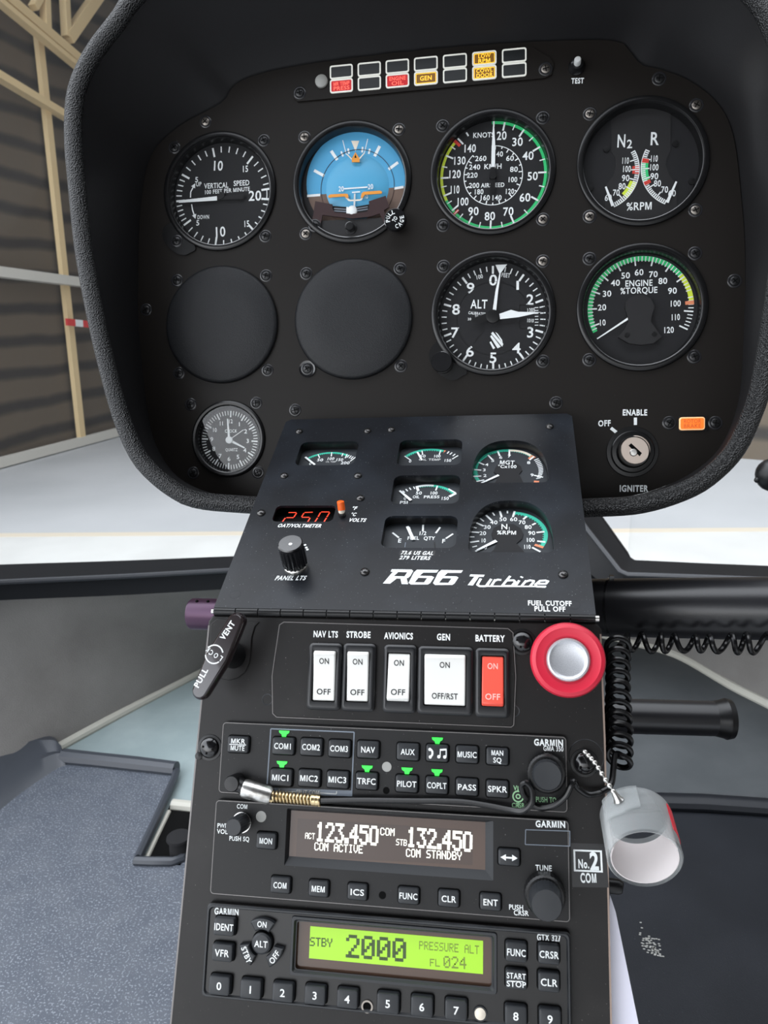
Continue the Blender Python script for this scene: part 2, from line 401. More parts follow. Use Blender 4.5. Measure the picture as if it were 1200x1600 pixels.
def rrect(cx, cy, w, h, r, n=5):
    r = min(r, w / 2 - 1e-3, h / 2 - 1e-3); o = []
    for sx, sy, a in ((1, 1, 0), (-1, 1, 90), (-1, -1, 180), (1, -1, 270)):
        for i in range(n + 1):
            t = R_(a + 90 * i / n); o.append((cx + sx * (w / 2 - r) + r * math.cos(t), cy + sy * (h / 2 - r) + r * math.sin(t)))
    return o
def stack(mb, cx, cy, w, h, r, lv, m, cap0=False):
    mb.loops([[(x, y, z) for x, y in rrect(cx, cy, w - 2 * i, h - 2 * i, max(.3, r - i))] for z, i in lv], m, cap0)
def circ(cx, cy, r, n=64):
    return [(cx + r * math.cos(2 * math.pi * i / n), cy + r * math.sin(2 * math.pi * i / n)) for i in range(n)]
def catmull(P, n=8, closed=False):
    P = [np.array(p, float) for p in P]; K = len(P); o = []
    for i in range(K if closed else K - 1):
        p0 = P[(i - 1) % K] if closed or i > 0 else 2 * P[0] - P[1]; p1 = P[i]; p2 = P[(i + 1) % K]
        p3 = P[(i + 2) % K] if closed or i + 2 < K else 2 * P[-1] - P[-2]
        for k in range(n):
            t = k / n
            o.append(.5 * (2 * p1 + (p2 - p0) * t + (2 * p0 - 5 * p1 + 4 * p2 - p3) * t * t + (3 * p1 - p0 - 3 * p2 + p3) * t ** 3))
    if not closed: o.append(P[-1])
    return o
def circ3(a, b, c):
    ax, ay = a[:2]; bx, by = b[:2]; cx, cy = c[:2]; d = 2 * (ax * (by - cy) + bx * (cy - ay) + cx * (ay - by))
    ux = ((ax**2 + ay**2) * (by - cy) + (bx**2 + by**2) * (cy - ay) + (cx**2 + cy**2) * (ay - by)) / d
    uy = ((ax**2 + ay**2) * (cx - bx) + (bx**2 + by**2) * (ax - cx) + (cx**2 + cy**2) * (bx - ax)) / d
    return (ux, uy), math.hypot(ax - ux, ay - uy)

# ------------------------------------------------------------------ frames: planes of the place, in which things are measured
class Frame:
    def __init__(s, O, u, up, n):
        s.O, s.u, s.up, s.n = (np.array(a, float) for a in (O, u, up, n))
        B = WM @ np.stack([s.u, s.up, s.n], 1); o = WM @ s.O * .001 + CAM
        s.M = Matrix([[*B[i], o[i]] for i in range(3)] + [[0, 0, 0, 1]])
    def L(s, px, py, h=0.0):                    # where the sight line of a photo point meets the plane h above the frame
        d = np.array([(px - 600) / FPX, (py - 800) / FPX, 1.0]); O = s.O + s.n * h
        p = d * ((O @ s.n) / (d @ s.n)) - s.O
        return (float(p @ s.u), float(p @ s.up))
    def L3(s, px, py, h=0.0): return (*s.L(px, py, h), h)
    def zm(s, x0, y0, k, h=0.0): return lambda X, Y: s.L(x0 + X / k, y0 + Y / k, h)
    def px(s, x, y, h=0.0):
        p = s.O + s.u * x + s.up * y + s.n * h; return (600 + FPX * p[0] / p[2], 800 + FPX * p[1] / p[2])
def plane(O, a):
    B = RC @ _rx(a); return Frame(O, B[:, 0], -B[:, 1], -B[:, 2])
HINGE = np.array([-82.5076, 46.0491, 373.0847])
P1 = plane(np.array([0, -400 / FPX, 1]) * 500.9147, A1)
P2 = plane(HINGE, A2)
P3 = plane(HINGE, A3)
W2, L2 = 179.84, 163.37
WF = Frame((0, 0, 0), UC, EY, EZ)              # upright frame at the camera: x right, y ahead, z up
def at(px, py, zc):                             # point of a sight line zc mm ahead of the camera, in WF
    return tuple(WM @ (np.array([(px - 600) / FPX, (py - 800) / FPX, 1.0]) * zc))
def onz(px, py, hgt):                           # where a sight line meets the level z = -hgt below the camera
    d = WM @ np.array([(px - 600) / FPX, (py - 800) / FPX, 1.0]); return tuple(d * (-hgt / d[2]))

class Thing:
    def __init__(s, fr, org, name, label, cat, group=None, kind=None):
        s.fr = fr; s.org = tuple(org) if len(org) == 3 else (*org, 0.0)
        o = bpy.data.objects.new(name, None); C.objects.link(o); o.empty_display_size = .01
        o.matrix_world = fr.M @ Matrix.Translation(Vector(s.org) * .001)
        if label: o['label'] = label
        if cat: o['category'] = cat
        if group: o['group'] = group
        if kind: o['kind'] = kind
        s.o = o; s.cur = o
    def under(s, part): s.cur = part; return s
    def top(s): s.cur = s.o; return s
def single(fr, org, mb, name, label, cat, group=None, kind=None):
    org = tuple(org) if len(org) == 3 else (*org, 0.0)
    o = bpy.data.objects.new(name, mb.mesh(name, org)); C.objects.link(o)
    o.matrix_world = fr.M @ Matrix.Translation(Vector(org) * .001)
    if label: o['label'] = label
    if cat: o['category'] = cat
    if group: o['group'] = group
    if kind: o['kind'] = kind
    return o
def structure(mb, name, org=(0, 0, 0), fr=None, label=None):
    return single(fr or WF, org, mb, name, label, None, None, 'structure')

# ------------------------------------------------------------------ the hangar outside
GH = 1450.0
def floor_obj():
    mb = MB(); mb.box(-16000, 14000, -6000, 16000, -GH - 60, -GH, 'concrete'); structure(mb, 'floor_hangar')
    # paler floor colour in a band between a beige line and the helicopter's nose
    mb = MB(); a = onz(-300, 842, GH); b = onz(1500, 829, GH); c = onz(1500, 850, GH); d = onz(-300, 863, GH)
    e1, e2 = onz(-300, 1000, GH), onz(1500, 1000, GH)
    mb.prism([(p[0], p[1]) for p in (a, b, e2, e1)], -GH, -GH + 3, 'whiteband'); structure(mb, 'trim_floor_band')
    mb = MB(); a2, b2 = onz(-300, 836, GH), onz(1500, 823, GH)
    mb.prism([(p[0], p[1]) for p in (a2, b2, b, a)], -GH, -GH + 4, 'beigeline'); structure(mb, 'trim_floor_line')
floor_obj()
wa, wb = np.array(onz(0, 728, GH)), np.array(onz(187, 678, GH))
wd = (wb - wa) / np.linalg.norm(wb - wa); wn = np.array([wd[1], -wd[0], 0.0])         # into the hangar
if wn[0] < 0: wn = -wn
def wall_obj():
    mb = MB(); p, q = wa - wd * 4200, np.array(onz(300, 649, GH))
    mb.loops([[(*(r - wn * o)[:2], z) for r, o in ((p, 0), (q, 0), (q, 150), (p, 150))] for z in (-GH, 7500)], 'cladding'); structure(mb, 'wall_left')
    f0 = np.array(onz(300, 649, GH)); f1 = np.array(onz(1190, 719, GH)); f2 = f1 + (f1 - f0) * 1.2; bk = np.array([0, 150, 0]); mb = MB()
    mb.loops([[(*r[:2], z) for r in (f0, f2, f2 + bk, f0 + bk)] for z in (-GH, 7500)], 'cladding'); structure(mb, 'wall_back')
    mb = MB(); mb.box(-16000, 14000, 6500, 16000, 7500, 7600, 'cladding'); structure(mb, 'ceiling')
wall_obj()
def wpt(px, py, off=0.0):                        # point on the left wall (off mm in front of it)
    d = WM @ np.array([(px - 600) / FPX, (py - 800) / FPX, 1.0]); O = wa + wn * off
    return d * ((O @ wn) / (d @ wn))
def bar(mb, p, q, w, dpt, m):
    p, q = np.array(p), np.array(q); t = (q - p) / np.linalg.norm(q - p); s = np.cross(t, wn); s /= np.linalg.norm(s)
    mb.loops([[tuple(e + s * a * w / 2 + wn * b * dpt / 2) for a, b in ((-1, -1), (1, -1), (1, 1), (-1, 1))] for e in (p, q)], m)
def world_thing(name, label, cat, org, group=None): return Thing(WF, tuple(org), name, label, cat, group)
SCL = float(np.linalg.norm(wpt(100, 400)) / FPX)   # mm per pixel on that wall
t = world_thing('wall_post', 'tall pale post standing against the dark hangar wall', 'post', wpt(127, 690, 120))
mb = MB(); bar(mb, wpt(58, 40, 120), wpt(128, 692, 120), 11 * SCL, 60, 'beam'); mb.build('upright', t)
mb = MB(); p1 = wpt(104, 503, 230); p2 = wpt(140, 507, 230)
for i, mm in enumerate(('taperred', 'white', 'taperred')):
    bar(mb, p1 + (p2 - p1) * i / 3, p1 + (p2 - p1) * (i + 1) / 3, 9 * SCL, 30, mm)
mb.build('warning_tape', t, 'red and white warning tape')
t = world_thing('roof_truss', 'cream steel truss crossing the upper hangar wall', 'truss', wpt(70, 60, 200))
mb = MB(); bar(mb, wpt(-60, -62, 200), wpt(400, 332, 200), 12 * SCL, 120, 'beam'); bar(mb, wpt(-60, -46, 260), wpt(400, 335, 260), 6 * SCL, 100, 'beam'); mb.build('top_chord', t)
mb = MB(); bar(mb, wpt(168, -28, 200), wpt(106, 60, 200), 14 * SCL, 100, 'beam'); mb.build('diagonal_brace', t)
mb = MB(); bar(mb, wpt(68, -60, 200), wpt(72, 42, 200), 9 * SCL, 90, 'beam'); mb.build('web_member', t)
mb = MB(); bar(mb, wpt(98, -60, 200), wpt(104, 58, 200), 9 * SCL, 90, 'beam'); mb.build('web_member', t)
mb = MB(); bar(mb, wpt(52, 12, 200), wpt(75, -30, 200), 8 * SCL, 90, 'beam'); mb.build('web_member', t)
mb = MB(); bar(mb, wpt(-60, 84, 180), wpt(400, 360, 180), 9 * SCL, 110, 'beam'); single(WF, wpt(0, 118, 180), mb, 'diagonal_beam', 'thin cream diagonal beam below the roof truss', 'beam')
mb = MB(); bar(mb, wpt(-80, 415, 170), wpt(330, 467, 170), 12 * SCL, 110, 'beampale'); single(WF, wpt(0, 425, 170), mb, 'wall_rail', 'pale horizontal rail crossing the wall post at mid height', 'rail')
mb = MB(); pa, pb = wpt(-120, 754, 140), wpt(295, 646, 140); bar(mb, pa, pb, 12 * SCL, 60, 'beampale'); single(WF, wpt(60, 712, 140), mb, 'base_rail', 'pale base rail along the foot of the dark wall', 'rail')

# ------------------------------------------------------------------ the cabin nose: floor, carpeted walls, window frames, windshield
FH = 690.0                                        # cabin floor below the camera
pipL = [onz(*p, FH) for p in ((-260, 1345), (-120, 1280), (20, 1212), (95, 1170), (190, 1118), (300, 1060), (345, 1034), (400, 1012), (500, 982), (630, 966))]
pipR = [onz(*p, FH) for p in ((630, 966), (760, 970), (900, 990), (950, 997), (996, 1009), (1036, 1019), (1075, 1035), (1143, 1075), (1200, 1104), (1330, 1170), (1450, 1230))]
def nose():
    x0 = [p for p in pipL] ; 
    ym = max(p[1] for p in pipL + pipR) + 60
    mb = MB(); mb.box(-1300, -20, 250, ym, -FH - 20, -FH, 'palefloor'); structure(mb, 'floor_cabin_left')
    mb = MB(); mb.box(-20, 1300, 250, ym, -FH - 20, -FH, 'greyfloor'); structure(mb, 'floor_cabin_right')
    for nm, pl, sill in (('wall_left_nose', pipL, [(-420, 950, 1000), (-200, 944, 1120), (0, 935, 1240), (120, 930, 1290), (240, 925, 1330), (340, 918, 1360), (420, 912, 1380), (500, 906, 1400), (640, 898, 1420)]),
                         ('wall_right_nose', pipR, [(640, 898, 1420), (760, 892, 1410), (880, 890, 1400), (940, 892, 1390), (979, 896, 1370), (1058, 902, 1340), (1200, 907, 1250), (1300, 913, 1180), (1420, 925, 1080)])):
        lo = catmull([np.array(p) for p in pl], 6); hi = catmull([np.array(at(*p)) for p in sill], 6)
        n = 48; lo = [lo[round(i * (len(lo) - 1) / (n - 1))] for i in range(n)]; hi = [hi[round(i * (len(hi) - 1) / (n - 1))] for i in range(n)]
        rows = []
        for k in range(9):
            s = k / 8; rows.append([tuple(a * (1 - s) + b * s + np.array([0, 55 * math.sin(math.pi * s), -8 * math.sin(math.pi * s)])) for a, b in zip(lo, hi)])
        back = [[tuple(np.array(p) + np.array([0, 25, -6])) for p in r] for r in rows]
        mb = MB(); m, nn = len(rows), n
        ring = []
        for j in range(n): ring.append([rows[i][j] for i in range(m)] + [back[i][j] for i in range(m - 1, -1, -1)])
        mb.loops(ring, 'carpet'); structure(mb, nm)
    for nm, pl, lab in (('piping_strip', pipL, 'grey piping strip along the carpet edge beside the vent handle'), ('piping_strip', pipR, 'grey piping strip along the carpet edge under the big black tube')):
        mb = MB(); mb.tube([p + np.array([0, 0, 4]) for p in catmull([np.array(p) for p in pl], 8)], 8.5, 'piping', 10); single(WF, pl[3], mb, nm, lab, 'piping')
nose()
# unseen cabin roof and right-hand door, added to shade the cockpit; left side open
mb = MB(); mb.box(-640, 760, -1500, 200, 420, 450, 'liner'); structure(mb, 'ceiling_unseen')
mb = MB(); mb.loops([[(700, -1500, z), (700, 620, z), (560, 1000, z), (585, 1010, z), (725, 630, z), (725, -1500, z)] for z in (-FH, 420)], 'carpet'); structure(mb, 'wall_right_unseen')
def strip(name, lines, m, mats=None):             # closed moulding from several lengthwise lines
    ring = [[tuple(l[j]) for l in lines] for j in range(len(lines[0]))]
    mb = MB(); mb.loops(ring, m); return structure(mb, name)
def pl(pts): return [np.array(p) for p in catmull([np.array(at(*p)) for p in pts], 6)]
def pstraight(pts): return [np.array(at(*p)) for p in pts]
LA = pl([(-400, 896, 1060), (-150, 888, 1200), (0, 882, 1290), (190, 876, 1370), (365, 869, 1420), (470, 866, 1440), (680, 862, 1460)])
LB = pl([(-400, 930, 1000), (-150, 921, 1120), (0, 911, 1215), (190, 902, 1300), (365, 892, 1350), (470, 888, 1370), (680, 884, 1400)])
LBb = [p + np.array([0, 4, -9]) for p in LB]
LC = pl([(-400, 960, 1000), (-150, 948, 1125), (0, 938, 1225), (190, 930, 1310), (365, 920, 1362), (470, 915, 1380), (680, 905, 1405)])
LD = [p + np.array([0, 60, -60]) for p in LA]
strip('window_frame_left', [LA, LB, LBb, LC, LD], 'frame')
mb = MB(); mb.tube([p + np.array([0, -2, 2]) for p in LB], 4.5, 'seal', 8); structure(mb, 'trim_window_seal_left')
RA = pstraight([(760, 100, 1330), (790, 450, 1430), (860, 690, 1440), (935, 803, 1420), (981, 868, 1390), (992, 875, 1380), (1100, 880, 1320), (1200, 884, 1260), (1400, 893, 1120)])
RB = pstraight([(730, 100, 1310), (765, 460, 1410), (842, 722, 1420), (917, 828, 1370), (968, 893, 1325), (981, 899, 1315), (1100, 903, 1255), (1200, 907, 1190), (1400, 914, 1060)])
RC_ = pstraight([(700, 100, 1310), (735, 460, 1410), (800, 760, 1420), (890, 870, 1380), (945, 915, 1350), (975, 925, 1330), (1100, 932, 1275), (1200, 937, 1215), (1400, 947, 1080)])
RD = [p + np.array([0, 60, -50]) for p in RA]
strip('window_frame_right', [RA, RB, RC_, RD], 'frame')
mb = MB(); mb.tube([p + np.array([0, -2, 2]) for p in RB], 4.5, 'seal', 8); structure(mb, 'trim_window_seal_right')
mb = MB(); q = pstraight([(650, 640, 1455), (790, 640, 1455), (935, 800, 1435), (985, 870, 1405), (985, 930, 1395), (650, 930, 1425)])
mb.loops([[tuple(p) for p in q], [tuple(p + np.array([0, 30, 0])) for p in q]], 'frame'); structure(mb, 'center_post_web')
def windshield():
    for nm, base, topx in (('window_1', LA, (-500, 620)), ('window_2', RA[4:], (620, 1700))):
        b = [base[round(i * (len(base) - 1) / 12)] for i in range(13)]
        rows = []
        for k in range(9):
            s = k / 8
            rows.append([tuple(p + np.array([0, -120 * s - 420 * s * s, 1050 * s + 0 * s])) for p in b])
        mb = MB(); n = 13
        mb.add([p for r in rows for p in r], [(i * n + j, i * n + j + 1, (i + 1) * n + j + 1, (i + 1) * n + j) for i in range(8) for j in range(n - 1)], 'windshieldglass')
        structure(mb, nm)
windshield()

# mats on the floor
def lipmat():
    z0 = FH - 6
    t = Thing(WF, onz(120, 1420, z0), 'floor_mat', 'blue-grey rubber floor mat with raised lip beside the carpeted wall', 'mat')
    o = lambda px, py, dz=0.0: np.array(onz(px, py, z0)) + np.array([0, 0, dz])
    outline = [(-500, 1700), (-420, 1500), (-230, 1330), (-60, 1222), (30, 1176), (98, 1184), (276, 1210), (245, 1285), (213, 1350), (282, 1352), (300, 1310), (560, 1310), (560, 2600), (-500, 2600)]
    mb = MB(); pts = [o(*p) for p in outline]
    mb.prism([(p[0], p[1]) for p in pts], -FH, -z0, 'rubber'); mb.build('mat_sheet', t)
    mb = MB(); mb.tube([p for p in [o(*q, 5) for q in ((100, 1187), (150, 1192), (215, 1199), (276, 1206))]], [14, 13, 13, 12], 'lip', 10); 
    mb.tube([o(*q, 4) for q in ((276, 1208), (272, 1222), (245, 1283), (216, 1345), (212, 1349), (240, 1350), (270, 1350), (283, 1346), (302, 1305))], 6.0, 'lip', 8)
    mb.build('lip', t)
    mb = MB(); prof = [[o(*q, hh) for q in qs] for hh, qs in (
        (0, ((-260, 1325), (-100, 1232), (0, 1180), (26, 1163), (84, 1163), (101, 1180))), (20, ((-260, 1330), (-100, 1236), (0, 1186), (30, 1167), (82, 1167), (98, 1182))),
        (26, ((-260, 1350), (-90, 1256), (2, 1203), (34, 1184), (84, 1178), (99, 1187))), (14, ((-260, 1372), (-80, 1272), (4, 1219), (36, 1199), (86, 1186), (100, 1190))),
        (16, ((-260, 1392), (-70, 1288), (4, 1236), (38, 1213), (86, 1192), (100, 1192))), (0, ((-260, 1430), (-60, 1318), (2, 1264), (40, 1234), (86, 1203), (103, 1196))))]
    prof = [catmull(r, 6) for r in prof]; mb.loops([[tuple(r[k]) for r in prof] for k in range(len(prof[0]))], 'lip'); mb.build('ridge', t)
    # the opening beside the console
    well = [o(*p) for p in ((276, 1216), (268, 1262), (235, 1330), (225, 1346), (282, 1346), (300, 1310), (340, 1290), (340, 1225))]
    z1 = -FH + 1
    t = Thing(WF, onz(265, 1310, FH - 1), 'floor_recess', 'dark floor recess beside the console, edged by the mat lip', 'recess')
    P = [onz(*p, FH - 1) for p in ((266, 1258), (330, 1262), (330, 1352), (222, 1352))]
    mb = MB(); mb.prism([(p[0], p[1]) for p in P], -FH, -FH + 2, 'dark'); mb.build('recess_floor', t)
    mb = MB(); mb.tube([np.array(onz(*p, FH - 4)) for p in ((270, 1258), (300, 1261), (335, 1264))], 9, 'piping', 10); mb.tube([np.array(onz(*p, FH - 2)) for p in ((264, 1268), (243, 1312), (227, 1346))], 3.2, 'piping', 8); mb.build('edge_piping', t)
    c = onz(283, 1340, FH); mb = MB(); mb.lathec([(14, -FH + 2), (13, -FH + 28), (16, -FH + 30), (15.5, -FH + 33), (10, -FH + 33.5)], c, 'rubberblack', 24)
    single(WF, (c[0], c[1], -FH), mb, 'control_stub', 'dark round stub standing in the floor recess', 'stub')
    t = Thing(WF, onz(1150, 1450, z0), 'floor_mat', 'dark rubber floor mat with scuff mark behind the clear cup', 'mat')
    ol = [(965, 1275), (1060, 1268), (1200, 1276), (1500, 1300), (1900, 2600), (700, 2600), (760, 1500)]
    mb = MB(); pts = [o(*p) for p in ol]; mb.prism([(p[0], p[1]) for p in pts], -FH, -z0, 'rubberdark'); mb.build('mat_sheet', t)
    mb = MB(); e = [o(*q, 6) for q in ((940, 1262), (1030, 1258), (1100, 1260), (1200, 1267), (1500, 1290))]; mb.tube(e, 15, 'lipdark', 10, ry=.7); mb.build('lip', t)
    mb = MB()
    for i in range(70):
        a = random.gauss(0, 1), random.gauss(0, 1); q = o(1018 + a[0] * 9, 1478 + a[0] * 7 + a[1] * 9, .6)
        mb.add([tuple(q + np.array(d)) for d in ((-1.2, -.6, 0), (1.1, -.8, 0), (1.2, .7, 0), (-.9, .8, 0))], [(0, 1, 2, 3)], 'photocell')
    mb.build('scuff', t, 'pale grey scuff')
lipmat()

# ------------------------------------------------------------------ tubes behind the console
t = Thing(WF, at(965, 950, 452), 'cyclic_tube', 'large glossy black tube running out right of the console', 'tube')
a = np.array(at(912, 949, 460)); ux = np.array([1, 0, 0.0])
ax = np.array(at(1260, 951, 405)) - a; ax /= np.linalg.norm(ax)
mb = MB(); mb.tube([a, a + ax * 60, a + ax * 160, a + ax * 400], [17.0, 17.0, 17.0, 17.0], 'tube', 48); mb.build('tube_body', t)
mb = MB(); mb.tube([a + ax * 15.2, a + ax * 16.4], 17.5, 'gloss', 48); mb.box(*[v for k in range(3) for v in ((a + ax * 15.8)[k] + (-1.2, -1.2, 17)[k], (a + ax * 15.8)[k] + (1.2, 1.2, 20)[k])], 'gloss'); mb.build('cable_tie', t, 'thin black cable tie')
t = Thing(WF, at(318, 960, 470), 'tube_end', 'purple anodised tube end left of the console hinge', 'tube')
b = np.array(at(298, 959, 470)); mb = MB(); mb.tube([b, b + ux * 1.5, b + ux * 60], [8.8, 9.6, 9.6], 'purple', 36); mb.build('sleeve', t)
mb = MB()
for k in (6, 13): mb.sphere(b + ux * k + np.array([0, -2.5, 9.0]), 1.1, 'dark', 8, 6)
mb.build('locking_hole', t)
t = Thing(WF, at(1060, 1120, 690), 'pedal_tube', 'dark blue-black tube with end flange above the right floor', 'tube')
b = np.array(at(800, 1114, 690)); mb = MB(); e = np.array(at(1126, 1123, 680)); mb.tube([b, e], 15.2, 'tube', 36); mb.build('tube_body', t)
d = (e - b) / np.linalg.norm(e - b); mb = MB(); mb.tube([e - d * 6, e + d * 2, e + d * 4, e + d * 9], [15.2, 17.0, 18.0, 17.0], 'black', 36); mb.build('end_flange', t)
t = Thing(WF, at(1195, 742, 1000), 'outside_fitting', 'small black fitting outside the windshield at the frame edge', 'fitting')
mb = MB(); c = np.array(at(1208, 742, 1000)); mb.sphere(c, 22, 'black', 16, 10); mb.sphere(np.array(at(1183, 750, 1000)), 4, 'black', 10, 6); mb.box(c[0] + 8, c[0] + 420, c[1] - 10, c[1] + 10, c[2] - 10, c[2] + 10, 'black'); mb.build('body', t)

# ------------------------------------------------------------------ glareshield hood and instrument panel
outl = [(216, 431), (216, 494), (223, 587), (237, 681), (266, 735), (300, 760), (350, 775), (430, 785), (600, 792), (800, 792), (910, 785), (1000, 772), (1070, 745), (1125, 700), (1155, 625), (1162, 525), (1164, 400),
        (1157, 300), (1145, 210), (1120, 160), (1075, 125), (1030, 108), (1003, 102), (985, 82), (968, 66), (900, 63), (700, 75), (473, 102), (375, 127), (347, 160), (288, 192), (244, 230), (227, 273), (218, 345)]
OUT = [P1.L(*p) for p in outl]
rim_o = [(190, 0), (173, 26), (147, 55), (124, 89), (109, 132), (102, 178), (103, 230), (108, 288), (115, 360), (120, 400), (130, 462), (147, 540), (169, 625), (187, 675), (203, 712), (225, 740), (256, 766), (297, 786), (390, 798)]
rim_i = [(224, 0), (198, 37), (161, 89), (145, 120), (131, 150), (128, 178), (127, 230), (132, 288), (139, 360), (144, 400), (156, 462), (172, 540), (194, 625), (210, 675), (231, 714), (252, 737), (282, 760), (318, 776), (395, 780)]
rimc = [((a[0] + b[0]) / 2, (a[1] + b[1]) / 2) for a, b in zip(rim_o, rim_i)]
rimc += [(600, 800), (800, 800), (910, 794), (1000, 788), (1075, 764.5), (1118, 736), (1151, 699), (1173, 652), (1187, 610), (1200, 540), (1212, 460), (1224, 380), (1232, 300), (1233, 200), (1224, 100), (1205, 40), (1178, -5), (1120, -50), (1000, -92), (850, -112), (650, -112), (450, -95), (330, -72), (255, -42)]
HD = 60.0
RIM = [P1.L(*p, HD) for p in rimc]
CC = np.array(P1.L(690, 440))
def polar(loop, n, k=8):
    q = np.array(catmull([np.array(p) for p in loop], k, True)) - CC; an = np.unwrap(np.arctan2(q[:, 1], q[:, 0])); r = np.hypot(q[:, 0], q[:, 1])
    if an[-1] < an[0]: an, r = an[::-1], r[::-1]
    o = []
    an2 = np.concatenate([an - 2 * math.pi, an, an + 2 * math.pi]); r2 = np.concatenate([r, r, r]); ix = np.argsort(an2)
    for i in range(n):
        a = 2 * math.pi * i / n; R = np.interp(a, an2[ix], r2[ix]); o.append((CC[0] + R * math.cos(a), CC[1] + R * math.sin(a)))
    return o
NP_ = 240
pan = polar(OUT, NP_, 4); rim = polar(RIM, NP_)
t = Thing(P1, (*CC, 0), 'glareshield', 'black glareshield hood with grained leather rim around the instrument panel', 'glareshield')
def scl(l, k): return [(CC[0] + (x - CC[0]) * (1 + k / math.hypot(x - CC[0], y - CC[1])), CC[1] + (y - CC[1]) * (1 + k / math.hypot(x - CC[0], y - CC[1]))) for x, y in l]
mb = MB(); LL = []
pin, rin, rout, pout = scl(pan, .3), scl(rim, -2.5), scl(rim, 2.5), scl(pan, 9)
def lerp(a, b, s): return [(p[0] * (1 - s) + q[0] * s, p[1] * (1 - s) + q[1] * s) for p, q in zip(a, b)]
for s in (0, .12, .3, .5, .7, .85, 1): LL.append([(x, y, -3 + (HD + 3) * s) for x, y in lerp(pin, rin, s ** .8)])
for s in (1, .8, .5, .2, 0): LL.append([(x, y, -6 + (HD + 6) * s) for x, y in lerp(pout, rout, s)])
mb.loops(LL, 'liner', ring=True); mb.build('shroud', t)
mb = MB(); mb.tube([(x, y, HD) for x, y in rim], 5.3, 'leather', 20, closed=True); mb.build('leather_rim', t)

def screwmesh(kind):
    mb = MB(); hm = 'screwmetal' if kind == 'bright' else 'screwdark'
    if kind == 'pan':
        mb.lathec([(2.4, 0), (2.4, .4), (2.1, 1.1), (1.35, 1.6), (.4, 1.8)], (0, 0), 'screwpan', 24); zt, w, l = 1.45, .5, 1.4
    elif kind == 'big':
        mb.ringl([(4.6, 0), (6.0, 0), (5.9, .4), (4.8, .5)], (0, 0), 'black', 32); mb.lathec([(4.4, 0), (4.3, 1.2), (3.4, 2.2), (1.5, 2.7), (.4, 2.8)], (0, 0), 'gloss', 28); zt, w, l = 2.35, .9, 2.9
    else:
        mb.ringl([(2.9, .05), (3.1, .35), (3.9, .35), (4.3, .1), (4.3, 0), (2.9, 0)], (0, 0), 'bezeledge', 32); mb.lathec([(2.85, 0), (2.8, .5), (2.3, .8), (1.2, .95), (.3, 1.0)], (0, 0), hm, 24); zt, w, l = .86, .55, 1.9
    mb.box(-l, l, -w / 2, w / 2, 0, zt + .25, 'dark'); mb.box(-w / 2, w / 2, -l, l, 0, zt + .25, 'dark')
    return mb.mesh('screw', (0, 0, 0))
SM = {k: screwmesh(k) for k in ('dark', 'bright', 'pan', 'big')}
def screw(t, x, y, kind='dark', z=0.0):
    o = bpy.data.objects.new('screw', SM[kind]); C.objects.link(o); o.parent = t.cur
    o.location = ((x - t.org[0]) * .001, (y - t.org[1]) * .001, (z - t.org[2]) * .001); o.rotation_euler = (0, 0, random.uniform(0, 1.5)); return o

COLX = [-111.55, -20.9, 70.2, 161.7]; ROWY = [48.75, -40.2]
CLK = P1.L(357, 688)
pt_ = Thing(P1, (*CC, 0), 'instrument_panel', 'black instrument panel plate with round cutouts under the glareshield', 'panel')
holes = [circ(x, y, 38.2) for x in COLX for y in ROWY if not (y < 0 and x < 0)] + [circ(*CLK, 23)]
mb = MB(); mb.plate(pan, holes, -2.5, 0, 'panel'); mb.build('plate', pt_)
for p, k in (((228, 484), 'dark'), ((461, 641), 'dark'), ((869, 630), 'dark'), ((1030, 123), 'dark'), ((1148, 439), 'dark'), ((321, 190), 'bright')): screw(pt_, *P1.L(*p), k)
mb = MB(); z = P1.zm(900, 600, 4)
mb.tx('ENABLE', z(292, 178), z(443, 178), 3.5, .12, 'white', 2); mb.tx('OFF', z(140, 247), z(215, 244), 3.5, .12, 'white', 2); mb.tx('IGNITER', z(273, 653), z(447, 653), 3.8, .12, 'white', 2)
mb.line(z(371, 210), z(371, 256), 1.9, .12, 'white'); mb.line(z(218, 275), z(252, 302), 1.9, .12, 'white')
z = P1.zm(690, 60, 4.8); mb.tx('TEST', z(975, 320), z(1065, 317), 3.1, .12, 'white', 2)
mb.build('panel_lettering', pt_, 'white lettering')

# ---- annunciator strip
z = P1.zm(440, 60, 2.4)
t = Thing(P1, P1.L(660, 120), 'annunciator_panel', 'black strip of fourteen warning lights along the panel top', 'annunciator')
ol = [z(*p) for p in ((62, 240), (46, 226), (50, 196), (132, 146), (150, 138), (500, 82), (900, 32), (935, 34), (1006, 76), (1020, 100), (1012, 140), (985, 152))]
mb = MB(); mb.prism(ol, 0, 1.2, 'panel'); mb.build('backing_plate', t)
screw(t, *z(70, 207), 'dark', 1.2); screw(t, *z(990, 118), 'bright', 1.2)
c = z(152, 166); mb = MB(); mb.lathec([(4.2, 1.2), (4.1, 2.6), (3, 3.4), (.3, 3.7)], c, 'photocell', 24); mb.build('light_sensor', t, 'grey-green domed light sensor')
x0, x1 = z(226, 160)[0], z(872, 92)[0]; yt = (z(226, 133)[1] + z(872, 66)[1]) / 2; yb = (z(227, 187)[1] + z(872, 119)[1]) / 2
annt = {(0, 1): ('r', ('MR TEMP', 'PRESS')), (2, 1): ('r', ('ENGINE', 'OIL')), (3, 1): ('a', ('GEN',)), (5, 0): ('a', ('LOW', 'RPM')), (5, 1): ('a', ('COWL', 'DOOR'))}
cols = [z(a, b)[0] for a, b in ((226, 160), (330.5, 149), (435.5, 138), (542, 126), (650.5, 115), (760.5, 103), (872, 92))]
